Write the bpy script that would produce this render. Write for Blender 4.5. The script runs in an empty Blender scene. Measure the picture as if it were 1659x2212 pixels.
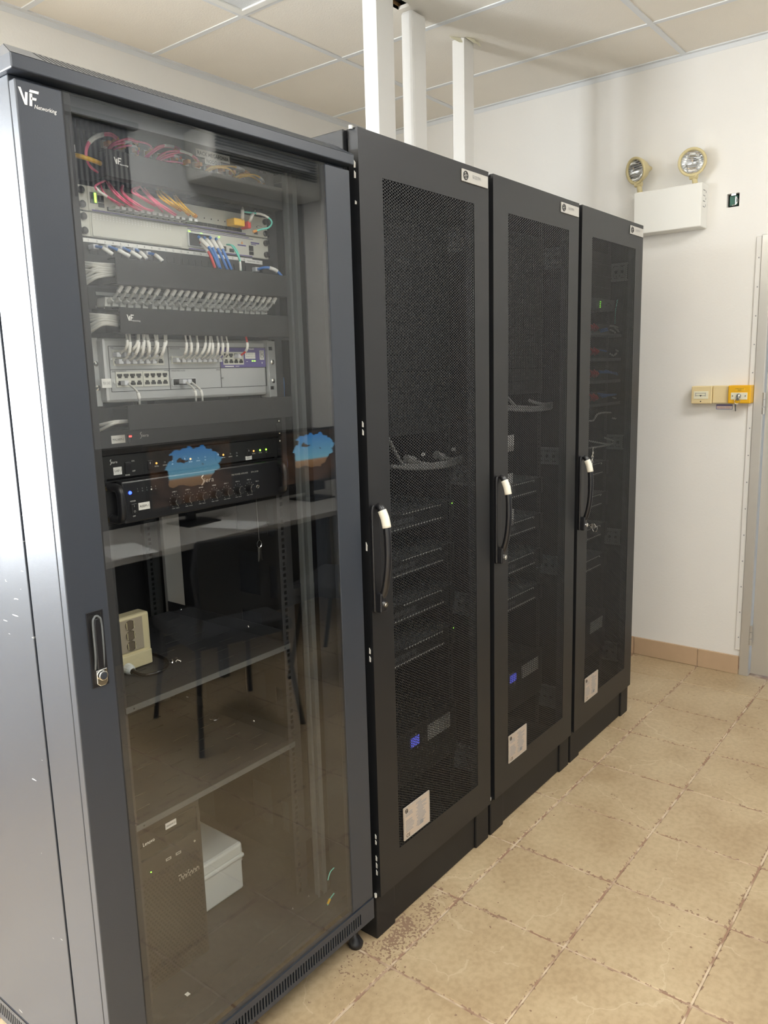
import bpy, bmesh, math, random
import numpy as np
from mathutils import Vector, Matrix, Euler
random.seed(7)
SC = bpy.context.scene
COL = SC.collection
R = math.radians

# ------------------------------------------------------------------ camera
cam_d = bpy.data.cameras.new('camera'); cam = bpy.data.objects.new('camera', cam_d); COL.objects.link(cam)
cam_d.sensor_fit = 'HORIZONTAL'; cam_d.sensor_width = 36.0; cam_d.lens = 36.0 * 1701.83 / 1659
cam_d.clip_start = 0.02
_r = Vector((0.6181199, -0.7856256, -0.02683668)); _u = Vector((0.15363105, 0.08725265, 0.9842685)); _f = Vector((0.77092496, 0.61251889, -0.17462908))
m = Matrix((( _r.x, _u.x, -_f.x, -1.468), (_r.y, _u.y, -_f.y, -1.213), (_r.z, _u.z, -_f.z, 1.5179), (0, 0, 0, 1)))
cam.matrix_world = m
SC.camera = cam
# ------------------------------------------------------------------ world, lights, exposure
SC.view_settings.view_transform = 'Standard'
try: SC.view_settings.look = 'None'
except Exception: pass
SC.view_settings.exposure = 0.92; SC.view_settings.gamma = 1.0; SC.view_settings.use_curve_mapping = False
SC.cycles.use_denoising = True
SC.cycles.max_bounces = 8; SC.cycles.transparent_max_bounces = 24
SC.cycles.caustics_reflective = False; SC.cycles.caustics_refractive = False
W = bpy.data.worlds.new('sky'); SC.world = W; W.use_nodes = True
W.node_tree.nodes['Background'].inputs[0].default_value = (0.80, 0.90, 1.0, 1)
W.node_tree.nodes['Background'].inputs[1].default_value = 5.0
def area(name, loc, rot, sx, sy, power, col):
    l = bpy.data.lights.new(name, 'AREA'); l.shape = 'RECTANGLE'; l.size = sx; l.size_y = sy; l.energy = power; l.color = col
    o = bpy.data.objects.new(name, l); COL.objects.link(o); o.location = loc; o.rotation_euler = rot; return o
# daylight through the window of the back wall (faces -y)
area('window_daylight', (-2.1, 1.93, 1.62), (R(-90), 0, 0), 1.55, 1.30, 150, (0.90, 0.95, 1.0))
# two added ceiling panels behind the photographer, out of view, for fill light
LAMP_FILL = 13.0
KEY = [(-1.214, -2.32, -0.95, -1.12), (0.5, -2.32, 0.85, -1.12)]

# ------------------------------------------------------------------ materials
def mat(name, c, rough=0.5, metal=0.0, spec=0.5, noise=0.0, nscale=30, bump=0.0, bscale=200, emit=None, es=0, coat=0.0, trans=0):
    M = bpy.data.materials.new(name); M.use_nodes = True
    nt = M.node_tree; b = nt.nodes['Principled BSDF']
    b.inputs['Base Color'].default_value = (*c, 1); b.inputs['Roughness'].default_value = rough
    b.inputs['Metallic'].default_value = metal; b.inputs['Specular IOR Level'].default_value = spec
    b.inputs['Coat Weight'].default_value = coat
    if trans: b.inputs['Transmission Weight'].default_value = trans
    if emit: b.inputs['Emission Color'].default_value = (*emit, 1); b.inputs['Emission Strength'].default_value = es
    if noise or bump:
        tc = nt.nodes.new('ShaderNodeTexCoord')
        if noise:
            n = nt.nodes.new('ShaderNodeTexNoise'); n.inputs['Scale'].default_value = nscale; n.inputs['Detail'].default_value = 4
            nt.links.new(tc.outputs['Object'], n.inputs['Vector'])
            mx = nt.nodes.new('ShaderNodeMixRGB'); mx.blend_type = 'MIX'
            mx.inputs[1].default_value = (*[max(0, v*(1-noise)) for v in c], 1); mx.inputs[2].default_value = (*[min(1, v*(1+noise)) for v in c], 1)
            nt.links.new(n.outputs['Fac'], mx.inputs[0]); nt.links.new(mx.outputs[0], b.inputs['Base Color'])
        if bump:
            n2 = nt.nodes.new('ShaderNodeTexNoise'); n2.inputs['Scale'].default_value = bscale; n2.inputs['Detail'].default_value = 3
            nt.links.new(tc.outputs['Object'], n2.inputs['Vector'])
            bp = nt.nodes.new('ShaderNodeBump'); bp.inputs['Strength'].default_value = bump; bp.inputs['Distance'].default_value = 0.002
            nt.links.new(n2.outputs['Fac'], bp.inputs['Height']); nt.links.new(bp.outputs[0], b.inputs['Normal'])
    return M
M = {}
M['wall'] = mat('wall_paint', (.86, .84, .80), .75, bump=.25, bscale=120, noise=.03, nscale=3)
M['walldim'] = mat('wall_paint_dimmed', (.44, .45, .45), .75, bump=.25, bscale=120)  # wall colour darkened to cut the bright haze it mirrors in the glass
M['ceil'] = mat('ceiling_board', (.86, .805, .71), .85, bump=.5, bscale=160, noise=.06, nscale=2.5)
M['tbar'] = mat('ceiling_grid_paint', (.76, .77, .77), .45)
M['graphite'] = mat('graphite_powder_coat', (.030, .036, .048), .36, spec=.6, bump=.10, bscale=900)
M['graphite_in'] = mat('graphite_inner', (.036, .038, .042), .5)
M['gasket'] = mat('rubber_gasket', (.018, .019, .021), .6)
M['black'] = mat('black_powder_coat', (.0105, .0112, .0128), .42, spec=.5, bump=.12, bscale=700)
M['black_in'] = mat('black_inner_steel', (.012, .013, .015), .5)
M['bracket'] = mat('grey_inner_steel', (.10, .11, .115), .45)
M['plinth'] = mat('plinth_steel', (.007, .007, .0075), .55)
M['plastic'] = mat('black_plastic', (.012, .012, .014), .28)
M['cover'] = mat('cover_steel', (.014, .014, .0145), .65, spec=.35)
M['panelblk'] = mat('panel_black', (.011, .012, .013), .45)
M['port'] = mat('port_black', (.006, .006, .006), .5)
M['swface'] = mat('switch_beige', (.62, .62, .55), .45)
M['silver'] = mat('silver_paint', (.50, .51, .51), .35, metal=.35)
M['galv'] = mat('galvanised_steel', (.60, .62, .62), .4, metal=.5, noise=.15, nscale=60)
M['chrome'] = mat('chrome', (.80, .80, .78), .12, metal=1.0)
M['brass'] = mat('brass_screw', (.75, .55, .22), .25, metal=1.0)
M['purple'] = mat('purple_print', (.10, .075, .27), .45)
M['white'] = mat('white_label', (.84, .84, .81), .5)
M['print'] = mat('print_ink', (.02, .02, .02), .6)
M['greyprint'] = mat('grey_print', (.30, .30, .30), .6)
M['pink'] = mat('pink_jacket', (.86, .17, .30), .4)
M['yellow'] = mat('yellow_jacket', (.90, .52, .02), .4)
M['orange'] = mat('orange_boot', (.80, .32, .05), .4)
M['aqua'] = mat('aqua_jacket', (.18, .72, .62), .4)
M['blue'] = mat('blue_jacket', (.05, .20, .60), .4)
M['red'] = mat('red_jacket', (.70, .04, .04), .4)
M['greyc'] = mat('grey_jacket', (.52, .52, .49), .45)
M['dgrey'] = mat('dark_grey_jacket', (.46, .46, .44), .45)
M['clear'] = mat('clear_plug', (.60, .62, .66), .15)
M['beige'] = mat('aged_plastic', (.72, .64, .40), .4)
M['brace'] = mat('light_brace_steel', (.26, .29, .30), .5)
M['edge'] = mat('bright_edge', (.75, .76, .72), .35)
M['socketdark'] = mat('socket_face', (.17, .135, .095), .45)
M['beige2'] = mat('aged_plastic_socket', (.42, .36, .27), .4)
M['lampbeige'] = mat('lamp_head_plastic', (.66, .56, .30), .4)
M['boxwhite'] = mat('white_box_plastic', (.74, .78, .76), .4)
M['elwhite'] = mat('white_enamel', (.84, .83, .78), .35)
M['duct'] = mat('white_trunking', (.80, .78, .74), .4, noise=.03, nscale=6)
M['plate'] = mat('anodised_plate', (.55, .46, .38), .4, metal=.2)
M['badge'] = mat('badge_metal', (.52, .50, .46), .35, metal=.4)
M['tape'] = mat('masking_tape', (.84, .80, .68), .55)
M['alarm'] = mat('cream_plastic', (.80, .65, .36), .4)
M['alarmy'] = mat('amber_plastic', (.86, .46, .01), .4)
M['alarmin'] = mat('ivory_plate', (.82, .78, .60), .5)
M['alu'] = mat('aluminium_frame', (.60, .58, .54), .38, metal=.6)
M['door'] = mat('door_paint', (.60, .585, .55), .4)
M['green'] = mat('green_plate', (.02, .12, .08), .4)
M['wood'] = mat('raw_wood', (.40, .24, .10), .7)
M['dark'] = mat('dark_void', (.004, .004, .004), .9)
M['desk'] = mat('desk_laminate', (.45, .43, .40), .4)
M['deskblk'] = mat('desk_screen_fabric', (.012, .012, .014), .8)
M['fabric'] = mat('chair_fabric', (.015, .016, .020), .85)
M['serverf'] = mat('server_bezel', (.028, .027, .026), .5)
M['acw'] = mat('air_conditioner_plastic', (.55, .55, .52), .4)
M['paper'] = mat('paper', (.80, .80, .78), .7)
for k, c, s in (('led_g', (.25, 1, .05), 3), ('led_b', (.02, .05, 1), 6), ('led_r', (1, .05, .04), 3), ('led_a', (1, .45, .1), 1.2), ('lcd', (.10, .12, .75), .8), ('led_fill', (1, .99, .965), LAMP_FILL)):
    M[k] = mat('light_' + k, (.02, .02, .02), .4, emit=c, es=s)
M['lampoff'] = mat('prismatic_diffuser', (.74, .76, .77), .25, bump=.8, bscale=250)

def glass(name, tint, f0=.04, rough=0.0, grime=0):
    m_ = bpy.data.materials.new(name); m_.use_nodes = True; nt = m_.node_tree; nt.nodes.clear()
    out = nt.nodes.new('ShaderNodeOutputMaterial'); tr = nt.nodes.new('ShaderNodeBsdfTransparent'); gl = nt.nodes.new('ShaderNodeBsdfGlossy')
    tr.inputs[0].default_value = (*tint, 1); gl.inputs['Roughness'].default_value = rough
    lw = nt.nodes.new('ShaderNodeLayerWeight'); lw.inputs[0].default_value = .5
    p = nt.nodes.new('ShaderNodeMath'); p.operation = 'POWER'; p.inputs[1].default_value = 5
    a = nt.nodes.new('ShaderNodeMath'); a.operation = 'MULTIPLY_ADD'; a.inputs[1].default_value = 1 - f0; a.inputs[2].default_value = f0
    mx = nt.nodes.new('ShaderNodeMixShader')
    nt.links.new(lw.outputs['Facing'], p.inputs[0]); nt.links.new(p.outputs[0], a.inputs[0]); nt.links.new(a.outputs[0], mx.inputs[0])
    nt.links.new(tr.outputs[0], mx.inputs[1]); nt.links.new(gl.outputs[0], mx.inputs[2]); nt.links.new(mx.outputs[0], out.inputs[0])
    return m_
M['glass'] = glass('smoked_door_glass', (.94, .94, .93), .082)
M['glassw'] = glass('window_glass', (.98, .98, .98))
M['lens'] = glass('ribbed_lens', (.9, .9, .9), .12, .05)

def picture_material():   # a monitor wallpaper: sky, sand-coloured rock, water (lit screen)
    m_ = mat('screen_picture', (.0, .0, .0), .3); nt = m_.node_tree; b = nt.nodes['Principled BSDF']
    N = nt.nodes.new; L = nt.links.new
    tc = N('ShaderNodeTexCoord'); sp = N('ShaderNodeSeparateXYZ'); L(tc.outputs['Generated'], sp.inputs[0])
    nz = N('ShaderNodeTexNoise'); nz.inputs['Scale'].default_value = 3; nz.inputs['Detail'].default_value = 4; L(tc.outputs['Generated'], nz.inputs['Vector'])
    mp = N('ShaderNodeMapping'); mp.inputs['Scale'].default_value = (2.0, 0, 1.5); mp.inputs['Location'].default_value = (-1.0, 0, -.80); L(tc.outputs['Generated'], mp.inputs[0])
    ln = N('ShaderNodeVectorMath'); ln.operation = 'LENGTH'; L(mp.outputs[0], ln.inputs[0])
    ad = N('ShaderNodeMath'); ad.operation = 'MULTIPLY_ADD'; ad.inputs[1].default_value = 1.8; L(nz.outputs['Fac'], ad.inputs[0]); L(ln.outputs['Value'], ad.inputs[2])
    op = N('ShaderNodeMath'); op.operation = 'LESS_THAN'; op.inputs[1].default_value = 1.42; L(ad.outputs[0], op.inputs[0])
    cr = N('ShaderNodeValToRGB'); e = cr.color_ramp.elements; e[0].position = .30; e[0].color = (.30, .16, .07, 1); e[1].position = .95; e[1].color = (.06, .30, .75, 1)
    x = e.new(.42); x.color = (.42, .24, .12, 1); x = e.new(.46); x.color = (.25, .60, .75, 1)
    L(sp.outputs['Z'], cr.inputs[0])
    rk = N('ShaderNodeValToRGB'); rk.color_ramp.elements[0].color = (.015, .008, .005, 1); rk.color_ramp.elements[1].color = (.20, .10, .05, 1); rk.color_ramp.elements[0].position = .4; L(nz.outputs['Fac'], rk.inputs[0])
    mx = N('ShaderNodeMixRGB'); L(op.outputs[0], mx.inputs[0]); L(rk.outputs[0], mx.inputs[1]); L(cr.outputs[0], mx.inputs[2])
    L(mx.outputs[0], b.inputs['Emission Color']); b.inputs['Emission Strength'].default_value = 1.4
    return m_
M['screen'] = picture_material()

def floor_material():
    m_ = mat('floor_tile_ceramic', (.55, .43, .28), .42, spec=.4); nt = m_.node_tree; b = nt.nodes['Principled BSDF']; N = nt.nodes.new; L = nt.links.new
    def math_(op, a, b_, c=None):
        n = N('ShaderNodeMath'); n.operation = op
        for i, v in enumerate((a, b_, c)):
            if v is None: continue
            if hasattr(v, 'is_output'): L(v, n.inputs[i])
            else: n.inputs[i].default_value = v
        return n.outputs[0]
    geo = N('ShaderNodeNewGeometry'); tc = N('ShaderNodeTexCoord')
    n1 = N('ShaderNodeTexNoise'); n1.inputs['Scale'].default_value = 4; n1.inputs['Detail'].default_value = 6; L(geo.outputs['Position'], n1.inputs['Vector'])
    r1 = N('ShaderNodeValToRGB'); r1.color_ramp.elements[0].position = .3; r1.color_ramp.elements[0].color = (.43, .315, .185, 1); r1.color_ramp.elements[1].position = .7; r1.color_ramp.elements[1].color = (.55, .43, .27, 1)
    L(n1.outputs['Fac'], r1.inputs[0])
    # fine mottling
    n2 = N('ShaderNodeTexNoise'); n2.inputs['Scale'].default_value = 60; n2.inputs['Detail'].default_value = 5; L(geo.outputs['Position'], n2.inputs['Vector'])
    mot = N('ShaderNodeMixRGB'); mot.blend_type = 'MULTIPLY'; mot.inputs[0].default_value = .55; L(r1.outputs[0], mot.inputs[1])
    r2 = N('ShaderNodeValToRGB'); r2.color_ramp.elements[0].position = .35; r2.color_ramp.elements[0].color = (.78, .76, .72, 1); r2.color_ramp.elements[1].position = .6; r2.color_ramp.elements[1].color = (1, 1, 1, 1)
    L(n2.outputs['Fac'], r2.inputs[0]); L(r2.outputs[0], mot.inputs[2])
    # pale veins
    vo = N('ShaderNodeTexVoronoi'); vo.feature = 'DISTANCE_TO_EDGE'; vo.inputs['Scale'].default_value = 2.6
    nw = N('ShaderNodeTexNoise'); nw.inputs['Scale'].default_value = 9; nw.inputs['Detail'].default_value = 5; L(geo.outputs['Position'], nw.inputs['Vector'])
    va = N('ShaderNodeVectorMath'); va.operation = 'MULTIPLY_ADD'; va.inputs[1].default_value = (.16, .16, 0); L(nw.outputs['Color'], va.inputs[0]); L(geo.outputs['Position'], va.inputs[2]); L(va.outputs[0], vo.inputs['Vector'])
    vein = math_('MULTIPLY', math_('LESS_THAN', vo.outputs['Distance'], .006), math_('GREATER_THAN', n1.outputs['Fac'], .50))
    mv = N('ShaderNodeMixRGB'); mv.inputs[2].default_value = (.66, .55, .38, 1); L(math_('MULTIPLY', vein, .35), mv.inputs[0]); L(mot.outputs[0], mv.inputs[1])
    # chipped glaze: near the edges, plus a worn patch in front of the first black cabinet
    sp = N('ShaderNodeSeparateXYZ'); L(tc.outputs['Object'], sp.inputs[0])
    ax = math_('ABSOLUTE', sp.outputs['X'], None); ay = math_('ABSOLUTE', sp.outputs['Y'], None)
    ed = math_('SUBTRACT', .1625, math_('MAXIMUM', ax, ay))
    n3 = N('ShaderNodeTexNoise'); n3.inputs['Scale'].default_value = 75; n3.inputs['Detail'].default_value = 3; L(geo.outputs['Position'], n3.inputs['Vector'])
    n4 = N('ShaderNodeTexNoise'); n4.inputs['Scale'].default_value = 5; L(geo.outputs['Position'], n4.inputs['Vector'])
    lim = math_('MULTIPLY', math_('SUBTRACT', n3.outputs['Fac'], .50), math_('MULTIPLY', n4.outputs['Fac'], .085))
    chip = math_('LESS_THAN', ed, lim)
    dmap = N('ShaderNodeMapping'); dmap.inputs['Scale'].default_value = (1.0, 3.0, 1.0); dmap.inputs['Location'].default_value = (-.06, .07, 0); L(geo.outputs['Position'], dmap.inputs[0])
    d = N('ShaderNodeVectorMath'); d.operation = 'LENGTH'; L(dmap.outputs[0], d.inputs[0])
    n7 = N('ShaderNodeTexNoise'); n7.inputs['Scale'].default_value = 16; n7.inputs['Detail'].default_value = 2; L(geo.outputs['Position'], n7.inputs['Vector'])
    th = math_('ADD', math_('MULTIPLY_ADD', d.outputs['Value'], .75, .47), math_('MULTIPLY', math_('SUBTRACT', .5, n7.outputs['Fac']), .5))
    n5 = N('ShaderNodeTexNoise'); n5.inputs['Scale'].default_value = 120; n5.inputs['Detail'].default_value = 4; L(geo.outputs['Position'], n5.inputs['Vector'])
    worn = math_('GREATER_THAN', n5.outputs['Fac'], th)
    # isolated dark pits
    n6 = N('ShaderNodeTexVoronoi'); n6.inputs['Scale'].default_value = 22; L(geo.outputs['Position'], n6.inputs['Vector'])
    pit = math_('MULTIPLY', math_('LESS_THAN', n6.outputs['Distance'], .075), math_('GREATER_THAN', n3.outputs['Fac'], .52))
    # dark hair cracks
    vo2 = N('ShaderNodeTexVoronoi'); vo2.feature = 'DISTANCE_TO_EDGE'; vo2.inputs['Scale'].default_value = 3.7; L(va.outputs[0], vo2.inputs['Vector'])
    crack = math_('MULTIPLY', math_('LESS_THAN', vo2.outputs['Distance'], .004), math_('GREATER_THAN', n4.outputs['Fac'], .64))
    allm = math_('MINIMUM', math_('ADD', math_('ADD', chip, worn), math_('ADD', pit, math_('MULTIPLY', crack, .7))), 1)
    mc = N('ShaderNodeMixRGB'); mc.inputs[2].default_value = (.27, .175, .115, 1); L(allm, mc.inputs[0]); L(mv.outputs[0], mc.inputs[1])
    L(mc.outputs[0], b.inputs['Base Color'])
    L(math_('MULTIPLY_ADD', allm, .3, .40), b.inputs['Roughness'])
    bp = N('ShaderNodeBump'); bp.inputs['Strength'].default_value = .35; bp.inputs['Distance'].default_value = .0015
    L(math_('SUBTRACT', n2.outputs['Fac'], allm), bp.inputs['Height']); L(bp.outputs[0], b.inputs['Normal'])
    return m_
M['tile'] = floor_material()
def grout_material():
    m_ = mat('floor_grout', (.36, .24, .17), .8); nt = m_.node_tree; b = nt.nodes['Principled BSDF']
    g = nt.nodes.new('ShaderNodeNewGeometry'); n = nt.nodes.new('ShaderNodeTexNoise'); n.inputs['Scale'].default_value = 14; nt.links.new(g.outputs['Position'], n.inputs['Vector'])
    r = nt.nodes.new('ShaderNodeValToRGB'); r.color_ramp.elements[0].position = .42; r.color_ramp.elements[0].color = (.30, .18, .12, 1); r.color_ramp.elements[1].position = .58; r.color_ramp.elements[1].color = (.60, .48, .34, 1)
    nt.links.new(n.outputs['Fac'], r.inputs[0]); nt.links.new(r.outputs[0], b.inputs['Base Color']); return m_
M['grout'] = grout_material()
M['skirt'] = mat('skirting_ceramic', (.55, .39, .25), .4, noise=.10, nscale=12)
def scratched():
    m_ = M['graphite'].copy(); m_.name = 'graphite_scratched'; nt = m_.node_tree; b = nt.nodes['Principled BSDF']
    g = nt.nodes.new('ShaderNodeNewGeometry'); mp = nt.nodes.new('ShaderNodeMapping'); mp.inputs['Rotation'].default_value = (R(35), 0, 0); mp.inputs['Scale'].default_value = (1, 3, 30)
    nt.links.new(g.outputs['Position'], mp.inputs[0])
    n = nt.nodes.new('ShaderNodeTexNoise'); n.inputs['Scale'].default_value = 5; n.inputs['Detail'].default_value = 2; nt.links.new(mp.outputs[0], n.inputs['Vector'])
    n2 = nt.nodes.new('ShaderNodeTexNoise'); n2.inputs['Scale'].default_value = 9; nt.links.new(g.outputs['Position'], n2.inputs['Vector'])
    a = nt.nodes.new('ShaderNodeMath'); a.operation = 'GREATER_THAN'; a.inputs[1].default_value = .70; nt.links.new(n.outputs['Fac'], a.inputs[0])
    c = nt.nodes.new('ShaderNodeMath'); c.operation = 'GREATER_THAN'; c.inputs[1].default_value = .58; nt.links.new(n2.outputs['Fac'], c.inputs[0])
    d = nt.nodes.new('ShaderNodeMath'); d.operation = 'MULTIPLY'; nt.links.new(a.outputs[0], d.inputs[0]); nt.links.new(c.outputs[0], d.inputs[1])
    mx = nt.nodes.new('ShaderNodeMixRGB'); mx.inputs[1].default_value = b.inputs['Base Color'].default_value; mx.inputs[2].default_value = (.5, .5, .48, 1)
    nt.links.new(d.outputs[0], mx.inputs[0]); nt.links.new(mx.outputs[0], b.inputs['Base Color']); return m_
M['side'] = scratched()

# ------------------------------------------------------------------ mesh helpers
class MB:
    def __init__(s): s.v = []; s.f = []; s.mi = []
    def add(s, vs, fs, mi=0):
        o = len(s.v); s.v += vs; s.f += [[o+i for i in f] for f in fs]; s.mi += [mi]*len(fs); return s
    def box(s, x0, x1, y0, y1, z0, z1, mi=0):
        v = [(x, y, z) for z in (z0, z1) for y in (y0, y1) for x in (x0, x1)]
        return s.add(v, [(0, 2, 3, 1), (4, 5, 7, 6), (0, 1, 5, 4), (2, 6, 7, 3), (0, 4, 6, 2), (1, 3, 7, 5)], mi)
    def tube(s, pts, r, n=6, mi=0, sub=4, cap=True):
        P = [Vector(p) for p in pts]
        if sub > 1 and len(P) > 2:
            Q = []
            for i in range(len(P)-1):
                a = P[max(i-1, 0)]; b = P[i]; c = P[i+1]; d = P[min(i+2, len(P)-1)]
                for k in range(sub):
                    t = k/sub; Q.append(.5*((2*b)+(c-a)*t+(2*a-5*b+4*c-d)*t*t+(3*b-a-3*c+d)*t**3))
            Q.append(P[-1]); P = Q
        rs = r if isinstance(r, (list, tuple)) else None
        T = (P[1]-P[0]).normalized(); N_ = T.orthogonal().normalized(); vs = []
        for i, p in enumerate(P):
            T2 = ((P[min(i+1, len(P)-1)])-(P[max(i-1, 0)])).normalized()
            N_ = (N_-T2*N_.dot(T2)).normalized(); B_ = T2.cross(N_)
            rr = r if rs is None else rs[min(int(i/(len(P)-1)*(len(rs)-1)+.5), len(rs)-1)]
            for k in range(n):
                a = 2*math.pi*k/n; vs.append(tuple(p+N_*math.cos(a)*rr+B_*math.sin(a)*rr))
        fs = [(i*n+k, i*n+(k+1) % n, (i+1)*n+(k+1) % n, (i+1)*n+k) for i in range(len(P)-1) for k in range(n)]
        if cap: fs += [tuple(range(n-1, -1, -1)), tuple((len(P)-1)*n+k for k in range(n))]
        return s.add(vs, fs, mi)
    def cyl(s, p0, p1, r, n=16, mi=0): return s.tube([p0, p1], r, n, mi, 1)
    def lathe(s, c, axis, prof, n=24, mi=0):   # prof: (distance along axis, radius)
        A = Vector(axis).normalized(); U = A.orthogonal().normalized(); V = A.cross(U); c = Vector(c); vs = []
        for t, r in prof:
            for k in range(n):
                a = 2*math.pi*k/n; vs.append(tuple(c+A*t+(U*math.cos(a)+V*math.sin(a))*r))
        return s.add(vs, [(i*n+k, i*n+(k+1) % n, (i+1)*n+(k+1) % n, (i+1)*n+k) for i in range(len(prof)-1) for k in range(n)], mi)
    def plate(s, u0, u1, v0, v1, holes, w0, w1, ax='y', mi=0):   # flat plate with rectangular openings
        rd = lambda a: round(a, 5)
        us = sorted({rd(u0), rd(u1)} | {rd(min(max(h[k], u0), u1)) for h in holes for k in (0, 1)})
        vs_ = sorted({rd(v0), rd(v1)} | {rd(min(max(h[k], v0), v1)) for h in holes for k in (2, 3)})
        nu, nv = len(us)-1, len(vs_)-1
        uc = np.array([(us[i]+us[i+1])/2 for i in range(nu)]); vc = np.array([(vs_[j]+vs_[j+1])/2 for j in range(nv)])
        S = np.ones((nu, nv), bool)
        for h in holes: S[np.ix_((uc > h[0]) & (uc < h[1]), (vc > h[2]) & (vc < h[3]))] = False
        P = (lambda u, v, w: (u, w, v)) if ax == 'y' else ((lambda u, v, w: (w, u, v)) if ax == 'x' else (lambda u, v, w: (u, v, w)))
        idx = {}; V = []; F = []
        def vi(i, j, k):
            q = (i, j, k)
            if q not in idx: idx[q] = len(V); V.append(P(us[i], vs_[j], (w0, w1)[k]))
            return idx[q]
        for i in range(nu):
            for j in range(nv):
                if not S[i, j]: continue
                F.append((vi(i, j, 0), vi(i+1, j, 0), vi(i+1, j+1, 0), vi(i, j+1, 0))); F.append((vi(i, j, 1), vi(i, j+1, 1), vi(i+1, j+1, 1), vi(i+1, j, 1)))
                for di, dj, e in ((-1, 0, ((0, 0), (0, 1))), (1, 0, ((1, 1), (1, 0))), (0, -1, ((1, 0), (0, 0))), (0, 1, ((0, 1), (1, 1)))):
                    a, b = i+di, j+dj
                    if 0 <= a < nu and 0 <= b < nv and S[a, b]: continue
                    (p, q), (p2, q2) = e
                    F.append((vi(i+p, j+q, 0), vi(i+p2, j+q2, 0), vi(i+p2, j+q2, 1), vi(i+p, j+q, 1)))
        return s.add(V, F, mi)
    def prism(s, poly, w0, w1, ax='y', mi=0):   # polygon (u,v) extruded along ax
        P = (lambda u, v, w: (u, w, v)) if ax == 'y' else ((lambda u, v, w: (w, u, v)) if ax == 'x' else (lambda u, v, w: (u, v, w)))
        n = len(poly); vs = [P(u, v, w0) for u, v in poly]+[P(u, v, w1) for u, v in poly]
        return s.add(vs, [tuple(range(n)), tuple(range(2*n-1, n-1, -1))]+[(i, (i+1) % n, n+(i+1) % n, n+i) for i in range(n)], mi)
    def mesh(s, name, mats, smooth=False, off=(0, 0, 0)):
        me = bpy.data.meshes.new(name); o = Vector(off)
        me.from_pydata([tuple(Vector(v)-o) for v in s.v] if o.length else s.v, [], s.f)
        for m_ in mats: me.materials.append(M[m_])
        if len(mats) > 1: me.polygons.foreach_set('material_index', s.mi)
        if smooth: me.shade_smooth()
        me.update()
        bm = bmesh.new(); bm.from_mesh(me); bmesh.ops.recalc_face_normals(bm, faces=bm.faces); bm.to_mesh(me); bm.free()
        return me
OFF = {}
def root(name, loc, label=None, cat=None, group=None, kind=None):
    o = bpy.data.objects.new(name, None); o.empty_display_size = .1; COL.objects.link(o); o.location = loc; OFF[o.name] = tuple(loc)
    return tag(o, label, cat, group, kind)
def tag(o, label=None, cat=None, group=None, kind=None):
    for k, v in (('label', label), ('category', cat), ('group', group), ('kind', kind)):
        if v: o[k] = v
    return o
def build(name, mb, mats, parent=None, smooth=False, bevel=0, loc=None, auto=False):
    if isinstance(mats, str): mats = (mats,)
    off = OFF[parent.name] if parent is not None and parent.name in OFF else (0, 0, 0)
    if parent is None and loc is not None: off = loc
    o = bpy.data.objects.new(name, mb.mesh(name, mats, smooth, off)); COL.objects.link(o)
    if parent is not None: o.parent = parent; OFF[o.name] = off
    else:
        o.location = off; OFF[o.name] = tuple(off)
    if bevel:
        b = o.modifiers.new('bevel', 'BEVEL'); b.width = bevel; b.segments = 2; b.limit_method = 'ANGLE'; b.angle_limit = R(40)
    return o
def kids(o): return KID.get(o.name, [])
KID = {}
def copy_tree(o, loc=None, parent=None, label=None, group=None):
    c = o.copy(); COL.objects.link(c); c.parent = parent
    if loc is not None: c.location = loc; OFF[c.name] = OFF[o.name]
    if label: c['label'] = label
    if group: c['group'] = group
    for ch in o.children: copy_tree(ch, None, c)
    return c
FONTC = {}
def text(s, h, x, y, z, m_, parent, name='lettering', face='-y', width=None, shear=0.0, align='LEFT', label=None, bold=0):
    """flat lettering: cap height h, lower-left corner at (x,y,z)"""
    key = (s, shear, bold)
    if key not in FONTC:
        cu = bpy.data.curves.new('t', 'FONT'); cu.body = s; cu.size = 1; cu.shear = shear; cu.resolution_u = 2; cu.offset = bold
        ob = bpy.data.objects.new('t', cu); COL.objects.link(ob); bpy.context.view_layer.update()
        me = bpy.data.meshes.new_from_object(ob.evaluated_get(bpy.context.evaluated_depsgraph_get()))
        vs = [v.co.copy() for v in me.vertices]; fs = [tuple(p.vertices) for p in me.polygons]
        bpy.data.objects.remove(ob); bpy.data.curves.remove(cu); bpy.data.meshes.remove(me); FONTC[key] = (vs, fs)
    vs, fs = FONTC[key]
    if not vs: return None
    x0 = min(v.x for v in vs); x1 = max(v.x for v in vs); k = h/.69; kx = k if width is None else width/(x1-x0)
    mb = MB(); V = []
    for v in vs:
        u, w = (v.x-x0)*kx, v.y*k
        V.append((x+u, y, z+w) if face == '-y' else (x, y-u, z+w))
    mb.add(V, fs)
    o = build(name, mb, m_, parent)
    if label: o['label'] = label
    return o
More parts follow.
